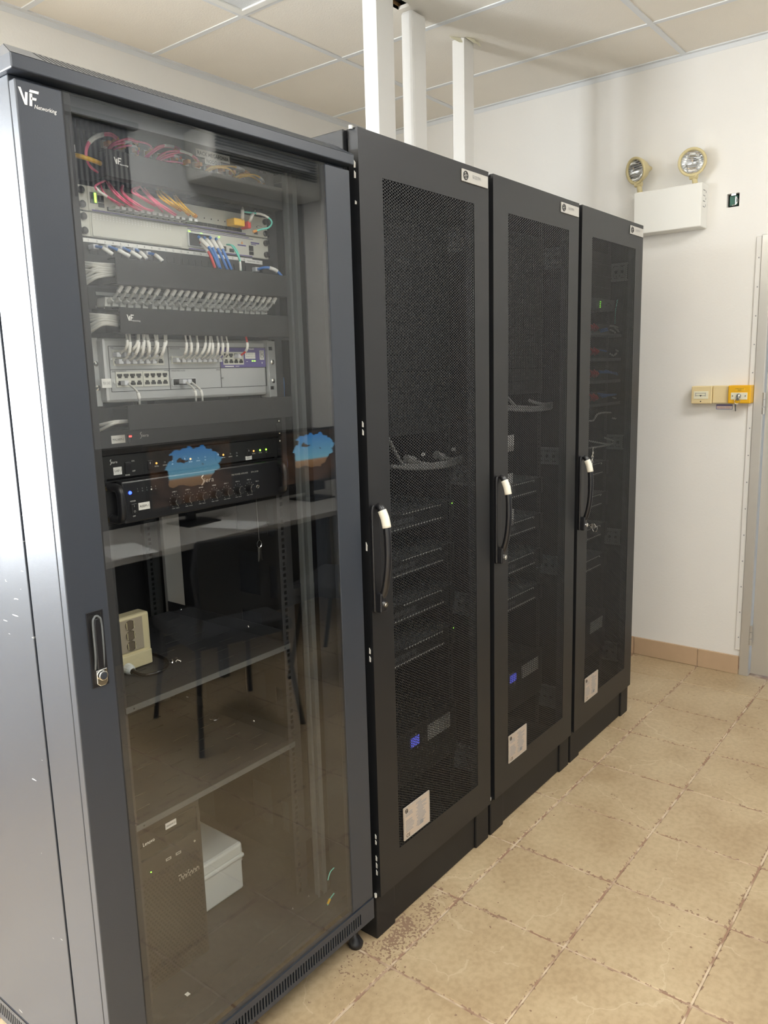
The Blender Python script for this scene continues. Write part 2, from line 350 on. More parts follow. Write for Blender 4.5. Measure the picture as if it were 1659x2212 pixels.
# ------------------------------------------------------------------ the room
XW, ZC, YB, YF, XL = 2.504, 2.917, 1.896, -2.55, -3.3
def struct(name, mb, mats, **k): return tag(build(name, mb, mats, **k), kind='structure')
T0 = .3301; OX = -.0627; OY = -.0753
fl = struct('floor', MB().box(XL-.1, XW+.1, YF-.1, YB+.1, -.06, -.0025), 'grout')
def chamfer_tile(w, d, h, c=.003):
    a, b = w/2, d/2; mb = MB()
    v = [(-a, -b, -h), (a, -b, -h), (a, b, -h), (-a, b, -h), (-a, -b, -c), (a, -b, -c), (a, b, -c), (-a, b, -c), (-a+c, -b+c, 0), (a-c, -b+c, 0), (a-c, b-c, 0), (-a+c, b-c, 0)]
    f = [(0, 1, 5, 4), (1, 2, 6, 5), (2, 3, 7, 6), (3, 0, 4, 7), (4, 5, 9, 8), (5, 6, 10, 9), (6, 7, 11, 10), (7, 4, 8, 11), (8, 9, 10, 11)]
    return mb.add(v, f)
tile_me = chamfer_tile(.3255, .3255, .008).mesh('tile', ('tile',))
part_me = {}
for i in range(-10, 8):
    for j in range(-8, 7):
        x0, x1 = OX+i*T0, OX+(i+1)*T0; y0, y1 = OY+j*T0, OY+(j+1)*T0
        cx0, cx1, cy0, cy1 = max(x0, XL), min(x1, XW), max(y0, YF), min(y1, YB)
        if cx1-cx0 < .03 or cy1-cy0 < .03: continue
        if j > 0 and i > -3 and i < 5 and j > 3: continue      # hidden behind the cabinets
        full = cx1-cx0 > .32 and cy1-cy0 > .32
        if full: me = tile_me
        else:
            k = (round(cx1-cx0, 3), round(cy1-cy0, 3))
            if k not in part_me: part_me[k] = chamfer_tile(k[0]-.0045, k[1]-.0045, .008).mesh('tile', ('tile',))
            me = part_me[k]
        o = bpy.data.objects.new('tile', me); COL.objects.link(o); o.parent = fl
        o.location = ((cx0+cx1)/2, (cy0+cy1)/2, random.uniform(-.0006, .0006))
# far wall with the doorway and a small box opening
DY0, DY1, DZ = -.274, -1.26, 2.08
struct('wall_right', MB().plate(YF, YB, 0, ZC, [(DY1, DY0, -1, DZ), (-.166, -.112, 2.218, 2.277)], XW, XW+.12, 'x'), 'wall')
struct('wall_back', MB().plate(XL, XW, 0, ZC, [(-2.9, -1.3, .95, 2.3)], YB, YB+.15, 'y'), 'wall')
struct('wall_front', MB().box(XL, XW, YF-.12, YF, 0, ZC), 'walldim')
struct('wall_left', MB().box(XL-.12, XL, YF, YB, 0, ZC), 'wall')
w = struct('window_1', MB().plate(-2.9, -1.3, .95, 2.3, [(-2.86, -2.12, .99, 2.26), (-2.08, -1.34, .99, 2.26)], YB+.02, YB+.08, 'y'), 'alu')
build('window_pane', MB().box(-2.86, -2.12, YB+.045, YB+.05, .99, 2.26), 'glassw', w); build('window_pane', MB().box(-2.08, -1.34, YB+.045, YB+.05, .99, 2.26), 'glassw', w)
# skirting tiles along the far wall
sk = struct('baseboard_right', MB().box(XW-.006, XW, DY0, YB, 0, .088), 'grout')
for j in range(0, 7):
    y0, y1 = OY+(j-1)*T0, OY+j*T0; y0 = max(y0, DY0+.002)
    if y1 > YB: continue
    b = build('skirting_tile', MB().box(XW-.013, XW-.001, y0+.002, y1-.002, .001, .0935), 'skirt', sk, bevel=.0015)
# ceiling: voids above, grid bars, boards
ce = struct('ceiling', MB().box(XL, XW, YF, YB, ZC+.03, ZC+.10), 'dark')
CX = [.295+.5905*k-.5905*7 for k in range(0, 11)]; CX = [x for x in CX if XL+.1 < x < XW-.05]; CX = [XL]+CX+[XW]
CY = [YF, -2.30, -1.099, .1021, 1.2998, YB]
LAMPC = {(.857, .102): 'off'}
lampcells = []
for i in range(len(CX)-1):
    for j in range(len(CY)-1):
        x0, x1, y0, y1 = CX[i], CX[i+1], CY[j], CY[j+1]
        if abs(x1-.8855) < .03 and j == 3: lampcells.append((x0, x1, y0, y1, 'off')); continue
        if j == 1 and i in (3, 7): lampcells.append((x0, x1, y0, y1, 'on')); continue  # glowing panels added to brighten the room
        mb = MB(); holes = []
        if x0 < 1.2 < x1 and j == 3: holes = [(1.145, 1.262, .755, .815)]
        build('ceiling_board', mb.plate(x0+.001, x1-.001, y0+.001, y1-.001, holes, ZC+.003, ZC+.016, 'z'), 'ceil', ce)
for x in CX[1:-1]: build('grid_bar', MB().box(x-.012, x+.012, YF, YB, ZC-.001, ZC+.003).box(x-.0015, x+.0015, YF, YB, ZC+.003, ZC+.028), 'tbar', ce)
for y in CY[1:-1]:
    build('grid_bar', MB().box(XL, XW, y-.012, y+.012, ZC-.0015, ZC+.0028).box(XL, XW, y-.0015, y+.0015, ZC+.003, ZC+.026), 'tbar', ce)
build('wall_angle', MB().box(XL, XW, YB-.022, YB, ZC-.002, ZC+.003).box(XW-.022, XW, YF, YB, ZC-.002, ZC+.003).box(XW-.002, XW, YF, YB, ZC-.022, ZC).box(XL, XW, YB-.002, YB, ZC-.022, ZC), 'tbar', ce)
build('wood_batten', MB().box(1.12, 1.28, .815, .835, ZC+.004, ZC+.04), 'wood', ce)
names = {'off': 'unlit ceiling light panel with prismatic diffuser above the black cabinets'}
n_on = 0
for x0, x1, y0, y1, st in lampcells:
    if st == 'on': n_on += 1
    t = root('ceiling_light', ((x0+x1)/2, (y0+y1)/2, ZC-.01), names.get(st, ['', 'added fill light panel in the ceiling near the left window', 'added fill light panel in the ceiling over the work desk'][min(n_on, 2)]), 'light')
    build('frame', MB().plate(x0+.012, x1-.012, y0+.012, y1-.012, [(x0+.045, x1-.045, y0+.045, y1-.045)], ZC-.008, ZC+.02, 'z'), 'elwhite', t, bevel=.003)
    build('diffuser', MB().box(x0+.045, x1-.045, y0+.045, y1-.045, ZC-.002, ZC+.006), 'lampoff' if st == 'off' else 'led_fill', t)
# door at the right
dr = struct('door_1', MB().box(XW+.028, XW+.068, DY1+.045, DY0-.046, .008, DZ-.045), 'door')
build('door_stile', MB().plate(DY1+.045, DY0-.046, .008, DZ-.045, [(DY1+.14, DY0-.14, .14, .98), (DY1+.14, DY0-.14, 1.08, DZ-.15)], XW+.018, XW+.028, 'x'), 'alu', dr, bevel=.002)
for z in (.16, 1.28, 1.86):
    h = MB()
    for k in range(3): h.cyl((XW-.006, DY0-.044, z+k*.034), (XW-.006, DY0-.044, z+.031+k*.034), .0085, 10)
    build('hinge', h, 'alu', dr, smooth=False)
build('door_handle', MB().tube([(XW+.02, DY1+.11, 1.03), (XW-.03, DY1+.11, 1.03), (XW-.035, DY1+.14, 1.03), (XW-.035, DY1+.23, 1.03)], .008, 8), 'chrome', dr, smooth=True)
struct('trim_1', MB().plate(DY1, DY0, 0, DZ, [(DY1+.042, DY0-.042, -1, DZ-.042)], XW-.012, XW+.12, 'x'), 'alu', bevel=.002)
# surface strip with screws beside the door frame
t = root('cover_strip', (XW-.002, DY0+.012, .13), 'narrow white cover strip with small screws beside the door frame', 'strip')
build('strip_body', MB().box(XW-.007, XW-.0005, DY0, DY0+.024, .125, 2.075), 'duct', t, bevel=.002)
for k in range(15): build('screw', MB().cyl((XW-.0085, DY0+.010, .19+k*.128), (XW-.006, DY0+.010, .19+k*.128), .0032, 8), 'greyprint', t)
# wall box opening with green plate
t = root('junction_box', (XW+.02, -.139, 2.247), 'open square junction box recessed in the wall with green plate and metal ring', 'box')
build('back_box', MB().box(XW+.03, XW+.034, -.17, -.108, 2.213, 2.282).box(XW+.001, XW+.03, -.171, -.1665, 2.213, 2.282).box(XW+.001, XW+.03, -.1115, -.107, 2.213, 2.282), 'dark', t)
build('green_plate', MB().box(XW+.014, XW+.017, -.156, -.121, 2.226, 2.268), 'green', t)
build('metal_ring', MB().tube([(XW+.008, -.139+.019*math.cos(a), 2.245+.019*math.sin(a)) for a in [i*math.pi/5 for i in range(3, 9)]], .0022, 6, sub=3).box(XW+.004, XW+.006, -.152, -.148, 2.228, 2.262).box(XW+.002, XW+.005, -.150, -.130, 2.268, 2.276), 'chrome', t)
# emergency light
t = root('emergency_light', (XW, .13, 2.136), 'white wall emergency light box with two round cream lamp heads', 'light')
c_ = build('battery_case', MB().box(2.408, XW, -.028, .287, 2.137, 2.329), 'elwhite', t, bevel=.004)
s_ = MB()
for k in range(4): s_.box(2.43, 2.46, -.0285, -.0275, 2.225+k*.024, 2.229+k*.024)
for k in range(3): s_.box(2.468, 2.473, -.0285, -.0275, 2.23+k*.03, 2.24+k*.03)
build('vent_slot', s_, 'greyprint', c_)
for (y, z, ang, tilt) in ((.283, 2.432, 154, -.20), (.025, 2.425, 196, -.13)):
    d = Vector((math.cos(R(ang)), math.sin(R(ang)), tilt)).normalized(); c = Vector((2.425, y, z))
    hd = build('lamp_head', MB().lathe(c, d, [(-.098, .001), (-.090, .008), (-.066, .018), (-.036, .043), (-.008, .057), (.006, .062), (.012, .0625), (.014, .058), (.012, .050), (.004, .049)], 28), 'lampbeige', t, smooth=True)
    build('reflector', MB().lathe(c, d, [(.006, .0495), (-.004, .046), (-.018, .036), (-.030, .018), (-.034, .001)], 28), 'chrome', hd, smooth=True)
    g = MB().lathe(c, d, [(.0055, .0495), (.010, .035), (.012, .018), (.0125, .001)], 24)
    build('lens', g, 'lens', hd, smooth=True)
    rb = MB(); up = Vector((0, 0, 1)); sd = d.cross(up).normalized(); uu = sd.cross(d)
    for k in range(-4, 5):
        hw = math.sqrt(max(.046**2-(k*.010)**2, 0)); a = c+d*.0085+uu*(k*.010)
        rb.cyl(tuple(a-sd*hw), tuple(a+sd*hw), .0014, 5)
    build('lens_rib', rb, 'clear', hd)
    build('neck', MB().cyl((2.45, y-.01, 2.327), (2.435, y-.005, z-.045), .012, 12).cyl((2.437, y-.022, z-.060), (2.437, y+.012, z-.060), .013, 14), 'lampbeige', hd, smooth=False)
# break-glass units
t = root('call_point', (2.47, -.05, 1.33), 'cream break glass call point on the left of the pair', 'alarm')
c_ = build('housing', MB().box(2.452, XW, -.0985, -.004, 1.329, 1.412), 'alarm', t, bevel=.004)
build('glass_plate', MB().box(2.4495, 2.4525, -.083, -.016, 1.352, 1.388), 'alarmin', c_, bevel=.001)
build('plate_print', MB().box(2.4485, 2.4496, -.070, -.026, 1.366, 1.368).box(2.4485, 2.4496, -.070, -.026, 1.378, 1.380).box(2.4485, 2.4496, -.072, -.070, 1.364, 1.381).box(2.4485, 2.4496, -.026, -.024, 1.364, 1.381), 'greyprint', c_)
build('test_hole', MB().cyl((2.4510, -.049, 1.340), (2.4525, -.049, 1.340), .003, 10).prism([(-.054, 1.370), (-.044, 1.370), (-.049, 1.362)], 2.448, 2.4496, 'x'), 'print', c_)
o = build('wall_plate', MB().box(2.462, XW, -.172, -.1, 1.331, 1.413), 'alarm', bevel=.003, loc=(2.47, -.135, 1.33)); tag(o, 'plain cream blank plate between the cream and the amber call point', 'plate')
t = root('key_switch', (2.47, -.22, 1.33), 'amber yellow key switch with key in its lock, right of the pair', 'alarm')
c_ = build('housing', MB().box(2.445, XW, -.273, -.1735, 1.331, 1.414), 'alarmy', t, bevel=.004)
build('face_plate', MB().box(2.4425, 2.4455, -.259, -.187, 1.349, 1.381), 'alarmin', c_, bevel=.001)
build('caption', MB().box(2.4435, 2.4455, -.246, -.204, 1.389, 1.402), 'yellow', c_)
text('EMERGENCY', .0042, 2.4430, -.206, 1.3965, 'print', c_, face='-x', width=.038); text('RESET', .0042, 2.4430, -.217, 1.390, 'print', c_, face='-x', width=.016)
build('lock_barrel', MB().cyl((2.444, -.223, 1.366), (2.436, -.223, 1.366), .010, 18), 'chrome', c_, smooth=False)
for yy in (-.195, -.251): build('screw', MB().cyl((2.443, yy, 1.366), (2.441, yy, 1.366), .003, 8), 'chrome', c_)
t = root('key_ring', (2.43, -.223, 1.366), 'small key bunch hanging from the amber key switch', 'keys')
build('key', MB().box(2.420, 2.436, -.2245, -.2215, 1.360, 1.372).box(2.424, 2.426, -.228, -.216, 1.346, 1.366), 'chrome', t)
build('ring', MB().tube([(2.422+.001*math.sin(a*2), -.221+.012*math.cos(a), 1.344+.014*math.sin(a)) for a in [i*math.pi/6 for i in range(13)]], .0009, 6, sub=2), 'chrome', t)
build('key', MB().prism([(-.219, 1.330), (-.211, 1.328), (-.213, 1.312), (-.215, 1.296), (-.219, 1.297), (-.218, 1.312)], 2.420, 2.4215, 'x'), 'chrome', t)
t = build('warning_sign', MB().box(2.499, XW, -.186, -.106, 1.2985, 1.326), 'white', loc=(2.5, -.146, 1.30)); tag(t, 'small white notice with red lettering under the call points', 'sign')
build('sign_border', MB().plate(-.183, -.109, 1.301, 1.3235, [(-.181, -.111, 1.303, 1.3175)], 2.4982, 2.499, 'x'), 'purple', t)
text('NO TOCAR SIN AUTORIZACION', .0045, 2.4984, -.112, 1.311, 'red', t, face='-x', width=.066); text('SOLO PERSONAL TECNICO', .0040, 2.4984, -.114, 1.305, 'red', t, face='-x', width=.060)
# white trunkings between the cabinets and the ceiling
DU = [(1.036, 1.138, .75, .815, 'leftmost white vertical trunking rising from the cabinets to the ceiling', 0), (1.269, 1.369, .75, .812, 'middle white vertical trunking with rounded corner near ceiling gap', 1), (1.647, 1.722, .757, .816, 'narrow right white trunking with torn paper around its top', 0)]
for x0, x1, y0, y1, lab, rd_ in DU:
    t = root('cable_trunking', ((x0+x1)/2, (y0+y1)/2, 2.068), lab, 'trunking')
    build('trunk', MB().box(x0, x1, y0+.006, y1, 2.068, ZC+.002 if rd_ == 0 else ZC-.004), 'duct', t, bevel=.012 if rd_ else .002)
    if rd_ == 0: build('trunk_lid', MB().box(x0-.001, x1+.001, y0-.002, y0+.007, 2.068, ZC-.002), 'duct', t, bevel=.0015)
    if x0 > 1.6:
        for (a, b, c, d) in ((1.60, .80, 1.655, .77), (1.655, .752, 1.70, .735), (1.70, .748, 1.745, .74)):
            vs = [(a, b, ZC+.002), (c, d, ZC+.002), (c, d-.012, ZC-.018), ((a+c)/2, (b+d)/2-.02, ZC-.024), (a, b-.01, ZC-.008)]
            vs2 = [(x, y+.001, z) for x, y, z in vs]
            build('torn_paper', MB().add(vs+vs2, [(0, 1, 2, 3, 4), (9, 8, 7, 6, 5)]+[(i, 5+i, 5+(i+1) % 5, (i+1) % 5) for i in range(5)]), 'alarmin', t)
# ------------------------------------------------------------------ black cabinets with perforated doors
def hex_sheet(x0, x1, z0, z1, y, p=.0075, rh=.00315, dep=.0012):
    """flat sheet with hexagonal holes; a solid margin of cells runs round the edge"""
    Rc = p/math.sqrt(3); dx = 1.5*Rc; V = []; F = []
    ca = [(math.cos(R(60*k)), math.sin(R(60*k))) for k in range(6)]
    nx = int((x1-x0)/dx)+2; nz = int((z1-z0)/p)+2
    for i in range(-1, nx+1):
        for j in range(-1, nz+1):
            cx = x0+dx*.7+i*dx; cz = z0+p*.6+j*p+(p/2 if i % 2 else 0); o = len(V)
            out = cx-Rc < x0 or cx+Rc > x1 or cz-p*.5 < z0 or cz+p*.5 > z1
            V.extend((cx+Rc*a, y, cz+Rc*b) for a, b in ca)
            if out: F.append(tuple(range(o, o+6))); continue
            V.extend((cx+rh*a, y, cz+rh*b) for a, b in ca); V.extend((cx+rh*a, y+dep, cz+rh*b) for a, b in ca)
            for k in range(6):
                q = (k+1) % 6
                F.append((o+k, o+q, o+6+q, o+6+k)); F.append((o+6+k, o+6+q, o+12+q, o+12+k))
    me = bpy.data.meshes.new('perforated_sheet'); me.from_pydata(V, [], F); me.materials.append(M['black']); me.update(); return me
DWD = .574; ZT, ZB = 2.066, .129; DEP = 1.03
GEL = ['black server cabinet with fine mesh door standing next to the glass door cabinet', 'middle black mesh door server cabinet', 'black mesh door server cabinet at the far end by the wall lamp']
g1 = root('server_cabinet', (0, 0, 0), GEL[0], 'cabinet', 'black mesh door cabinets')
KEEP = [1.973, 1.86, 1.325, 1.017, .745, .29, .21]
build('side_panel', MB().box(-.012, .003, .034, DEP, .125, ZT-.001), 'black', g1, bevel=.002)
build('side_panel', MB().box(.573, .586, .034, DEP, .125, ZT-.001), 'black', g1, bevel=.002)
build('top_panel', MB().box(.003, .573, .034, DEP, ZT-.02, ZT), 'black', g1)
build('rear_panel', MB().box(.003, .573, DEP-.012, DEP, .125, ZT-.02), 'black_in', g1)
build('base_panel', MB().box(.003, .573, .034, DEP-.012, .125, .14), 'black_in', g1)
pl = build('plinth', MB().box(.078, .502, .018, .05, .004, .114).box(0.0, .574, DEP-.05, DEP, 0, .12).box(.0, .02, .09, DEP, .004, .114).box(.554, .574, .09, DEP, .004, .114), 'plinth', g1, bevel=.002)
for a, b in ((-.006, .076), (.504, .580)):
    build('plinth_corner', MB().box(a, b, .012, .09, 0, .124), 'plinth', g1, bevel=.003)
dm = MB().plate(0, DWD, ZB, ZT, [(.086, .496, .229, 1.970)], 0, .0015, 'y')
dm.box(0, .0015, .0015, .030, ZB, ZT).box(DWD-.0015, DWD, .0015, .030, ZB, ZT).box(.0015, DWD-.0015, .0015, .030, ZT-.0015, ZT).box(.0015, DWD-.0015, .0015, .030, ZB, ZB+.0015)
dr = build('door', dm, 'black', g1)
sh = bpy.data.objects.new('perforated_sheet', hex_sheet(.080, .502, .223, 1.976, .0008)); COL.objects.link(sh); sh.parent = dr
st = MB()
st.box(.497, .515, .006, .028, .2, 1.99).box(.068, .084, .006, .028, .2, 1.99)
build('stiffener', st, 'bracket', dr)
HX = -.011
hb = MB().prism([(x+HX, z) for x, z in [(.012, .925), (.038, .925), (.042, .935), (.042, 1.18), (.036, 1.198), (.016, 1.198), (.012, 1.185)]], -.010, .0, 'y')
hs = build('handle_base', hb, 'plastic', dr, bevel=.003)
pts = [(.030, -.012, 1.196), (.031, -.024, 1.186), (.032, -.036, 1.15), (.032, -.040, 1.10), (.031, -.038, 1.04), (.030, -.028, .985), (.029, -.014, .955)]; pts = [(x+HX, y, z) for x, y, z in pts]
build('handle', MB().tube(pts, [.008, .0095, .0095, .0095, .009, .009, .008], 12), 'plastic', dr, smooth=True)
build('handle_foot', MB().prism([(x+HX, z) for x, z in [(.016, .925), (.040, .925), (.040, .962), (.034, .975), (.018, .975)]], -.026, -.008, 'y'), 'plastic', dr, bevel=.003)
build('tape_wrap', MB().tube([(.0310+HX, -.0245, 1.184), (.0317+HX, -.0325, 1.165), (.032+HX, -.0375, 1.142)], .0112, 12, sub=3), 'tape', dr, smooth=True)
build('lock', MB().cyl((.030+HX, -.0255, .945), (.030+HX, -.031, .945), .0075, 18).cyl((.030+HX, -.031, .945), (.030+HX, -.0325, .945), .0035, 10), 'chrome', dr)
bd = build('badge', MB().box(.431, .565, -.004, 0, 2.019, 2.051), 'badge', dr, bevel=.0012)
def monogram(cx, cz, r, y, par):
    mb = MB(); pts = [(cx+r*math.cos(a), y, cz+r*math.sin(a)) for a in [i*math.pi/12 for i in range(25)]]
    mb.tube(pts, r*.13, 5, sub=1)
    for k in range(4):
        a = k*math.pi/2+.6; mb.tube([(cx+r*.72*math.cos(a+t)*(.9-.12*t), y, cz+r*.72*math.sin(a+t)*(.9-.12*t)) for t in (0, .3, .6, .9)], r*.09, 4, sub=1)
    build('emblem_ring', mb, 'print', par)
    text('GE', r*.72, cx-r*.52, y-.0004, cz-r*.36, 'print', par, name='emblem_letters', width=r*1.05, shear=.3)
monogram(.448, 2.035, .0105, -.0046, dr)
text('GE DE 9740', .0085, .482, -.0046, 2.033, 'greyprint', dr, width=.042)
bpy.data.objects.remove(bpy.data.objects['lettering']) if False else None
pt = build('rating_plate', MB().box(.104, .227, -.004, -.001, .241, .338), 'plate', dr, bevel=.0012)
build('plate_rim', MB().plate(.1045, .2265, .2415, .3375, [(.107, .224, .244, .335)], -.0048, -.004, 'y'), 'badge', dr)
pr_ = MB(); rr = random.Random(4)
for k in range(14):
    z = .318-k*.0046
    if 5 > k > 2 or k > 12: continue
    pr_.box(.113, .113+rr.uniform(.028, .040), -.0045, -.0040, z, z+.0016)
for k in range(20):
    z = .328-k*.0038; a = .160+rr.uniform(0, .012)
    pr_.box(a, a+rr.uniform(.02, .045), -.0045, -.0040, z, z+.0014)
for k in range(4): pr_.box(.180+k*.004, .183+k*.004, -.0045, -.004, .256, .268)
build('plate_print', pr_, 'greyprint', dr)
monogram(.117, .326, .0058, -.0044, dr)
text('CE', .010, .114, -.0046, .247, 'print', dr, width=.017)
build('hinge_pin', MB().cyl((-.003, .016, ZB-.004), (-.003, .016, ZB+.006), .004, 10), 'elwhite', g1)
build('hinge_pin', MB().cyl((-.004, .016, ZT-.004), (-.004, .016, ZT+.004), .006, 12), 'chrome', g1)
# inner brackets on the right side, mounting rails
for z0, z1 in ((1.86, 1.93), (1.170, 1.230), (.756, .824), (.228, .31)):
    hs_ = []; yc = [.070+.027*k for k in range(3)]
    for y in yc: hs_.append((y, y+.012, (z0+z1)/2-.006, (z0+z1)/2+.006)); hs_.append((y-.004, y+.014, z0+.010, z0+.013)); hs_.append((y-.004, y+.014, z1-.013, z1-.010))
    for y in yc:
        for q in (.25, .75): hs_.append((y+.003, y+.007, z0+(z1-z0)*q-.002+.002, z0+(z1-z0)*q+.002+.002)); hs_.append((y+.014, y+.018, z0+(z1-z0)*q, z0+(z1-z0)*q+.004))
    build('brace_plate', MB().plate(.056, .15, z0, z1, hs_, .555, .5575, 'x').box(.5575, .5725, .056, .15, z0, z0+.003).box(.5575, .5725, .056, .15, z1-.003, z1), 'brace', g1)
UZ = [.1558+.04445*k for k in range(42)]
hl = []
for z in UZ:
    for q in (.0064, .0222, .0381): hl.append((.062, .0705, z+q-.004, z+q+.004))
ra = build('mounting_rail', MB().plate(.052, .078, .15, 2.04, hl, .124, .126, 'y').box(.050, .052, .124, .19, .15, 2.04), 'black_in', g1)
rb_ = bpy.data.objects.new('mounting_rail', MB().plate(.522, .548, .15, 2.04, [(h[0]+.467, h[1]+.467, h[2], h[3]) for h in hl], .124, .126, 'y').box(.548, .550, .124, .19, .15, 2.04).mesh('mounting_rail', ('black_in',))); COL.objects.link(rb_); rb_.parent = g1
PIT = .6
g2 = copy_tree(g1, (PIT, 0, 0), None, GEL[1]); g3 = copy_tree(g1, (2*PIT, 0, 0), None, GEL[2])
for z0, z1 in ((1.957, 2.002), (1.90, 1.912), (1.369, 1.408), (1.082, 1.112), (.792, .835), (.281, .315), (.191, .254)):
    n_ = max(1, int((z1-z0)/.016)); h_ = (z1-z0)/n_
    for k in range(n_): build('door_catch', MB().prism([(.009, z0+k*h_), (.013, z0+k*h_+.001), (.0125, z0+k*h_+h_*.75), (.0085, z0+k*h_+h_*.5)], -.0016, -.0002, 'x'), 'elwhite', g1)
for g in (g2, g3):   # the lower plates sit lower and further left on these two doors
    for d in g.children:
        for c in d.children:
            nm = c.name.split('.')[0]
            if nm in ('rating_plate', 'plate_rim', 'plate_print') : c.location.x -= .018; c.location.z -= .020
            if nm in ('emblem_ring', 'emblem_letters', 'lettering') and max(v.co.z for v in c.data.vertices) < 1: c.location.x -= .018; c.location.z -= .020
# key in the far cabinet's lock, keys clipped to its mesh
t = root('key', (1.221, -.03, .945), 'key with round bow left in the lock of the far cabinet', 'key')
build('blade', MB().box(1.2175, 1.2205, -.046, -.032, .9425, .9475), 'chrome', t); build('bow', MB().cyl((1.2175, -.052, .943), (1.2205, -.052, .943), .010, 16).tube([(1.219+.002*math.sin(a), -.060+.009*math.cos(a), .934+.011*math.sin(a)) for a in [i*math.pi/6 for i in range(13)]], .001, 6, sub=1), 'chrome', t)
t = root('key_ring', (1.316, -.002, 1.22), 'small keys hanging on the mesh of the far cabinet door', 'keys')
build('key', MB().box(1.318, 1.3205, -.0035, -.001, 1.200, 1.222).cyl((1.319, -.004, 1.200), (1.319, -.001, 1.200), .0055, 12), 'chrome', t)
build('ring', MB().tube([(1.316+.006*math.cos(a), -.003, 1.185+.009*math.sin(a)) for a in [i*math.pi/6 for i in range(13)]], .001, 6, sub=1).tube([(1.314+.006*math.cos(a), -.003, 1.168+.009*math.sin(a)) for a in [i*math.pi/6 for i in range(13)]], .001, 6, sub=1), 'chrome', t)

# ------------------------------------------------------------------ contents of the black cabinets
FY = .118
def place(mb, name, mats, dx, label, cat, group, parent=None, **k): ...
bl = build('blanking_plate', MB().box(.060, .540, FY-.0015, FY, .001, .0434).box(.060, .540, FY, FY+.014, .001, .003).box(.060, .540, FY, FY+.014, .0414, .0434), 'panelblk', loc=(0, 0, 0))
tag(bl, 'plain dark blanking panel behind the mesh in the upper part of a black cabinet', 'panel', 'blanking panels in the black cabinets')
first = True
for q, n in ((0, 14), (1, 12), (2, 4)):
    for k in range(n):
        o = bl if first else copy_tree(bl); first = False
        o.location = (q*PIT, 0, 1.9185-.04445*k)
WH = ['nearest', 'middle', 'far']; PO = ['top', 'second', 'third', 'bottom']
def module(q, k, z):
    """dark power module, z = front top edge"""
    t = root('power_module', (q*PIT+.3, .3, z-.06), '%s power module with bright edges behind the mesh of the %s black cabinet' % (PO[k], WH[q]), 'module', 'power modules in the %s black cabinet' % WH[q])
    X = q*PIT
    build('chassis', MB().box(X+.075, X+.525, FY-.002, .62, z-.050, z+.004), 'black_in', t)
    build('top_cover', MB().box(X+.060, X+.540, FY, .60, z+.004, z+.006), 'bracket', t)
    build('front_edge', MB().box(X+.281, X+.478, FY-.006, FY-.002, z-.001, z+.001).box(X+.476, X+.478, FY-.006, FY-.002, z-.007, z), 'edge', t)
    build('front_edge', MB().box(X+.20, X+.487, FY-.006, FY-.002, z-.0415, z-.0395), 'edge', t)
    v = MB()
    for i in range(12): v.box(X+.235+i*.010, X+.241+i*.010, FY-.0035, FY-.002, z-.037, z-.033)
    for i in range(4): v.box(X+.235+i*.028, X+.258+i*.028, FY-.0035, FY-.002, z-.028, z-.014)
    build('vent_slot', v, 'bracket', t)
    ear = MB().box(X+.515, X+.540, FY-.010, FY-.006, z-.052, z+.006)
    build('ear', ear, 'panelblk', t)
    build('indicator', MB().box(X+.530, X+.534, FY-.0115, FY-.010, z-.006, z-.002), 'led_g' if (q, k) in ((0, 0), (0, 3)) else 'chrome', t)
    build('screw', MB().cyl((X+.532, FY-.0115, z-.012), (X+.532, FY-.010, z-.012), .002, 8), 'chrome', t)
for q in range(3):
    for k in range(4): module(q, k, 1.1195-k*.1334-(0.0 if q < 2 else .0))
def ups(q, lcd):
    X = q*PIT
    t = root('power_supply', (X+.3, .3, .30), 'black power supply with %s low in the %s mesh door cabinet' % ('blue display' if lcd else 'grille only', WH[q]), 'power supply')
    build('case', MB().box(X+.075, X+.525, FY, .75, .30, .47), 'black_in', t); build('front_panel', MB().box(X+.060, X+.540, FY-.012, FY, .30, .47), 'panelblk', t, bevel=.003)
    lv = MB()
    for i in range(7): lv.box(X+.375, X+.500, FY-.0155, FY-.012, .400+i*.0072, .4035+i*.0072)
    build('grille_slat', lv, 'edge', t)
    if lcd:
        s = build('display', MB().box(X+.290, X+.334, FY-.0135, FY-.012, .408, .437), 'lcd', t)
        build('button', MB().box(X+.295, X+.299, FY-.014, FY-.012, .442, .445).box(X+.304, X+.308, FY-.014, FY-.012, .442, .445).box(X+.313, X+.317, FY-.014, FY-.012, .442, .445).box(X+.322, X+.325, FY-.014, FY-.012, .396, .402), 'galv', t)
    for (a, z) in ((.395, .205), (.41, .20), (.41, .185), (.42, .165)): build('screw', MB().cyl((X+a, FY-.014, z+.11), (X+a, FY-.012, z+.11), .003, 8), 'chrome', t)
for q in range(3): ups(q, q < 2)
# white stickers in the middle cabinet
for k, (z0, z1, a, b) in enumerate(((1.259, 1.296, .283, .323), (1.130, 1.165, .281, .314), (1.000, 1.039, .281, .324))):
    o = build('sticker', MB().box(PIT+a, PIT+b, FY-.0075, FY-.0065, z0, z1), 'white', loc=(PIT+a, FY, z0)); tag(o, '%s white sticker behind the mesh of the middle black cabinet' % ['topmost', 'second', 'lowest'][k], 'sticker')
    b_ = build('sticker_card', MB().box(PIT+a, PIT+b, FY-.0065, FY-.005, z0-.018, z1), 'badge', o)
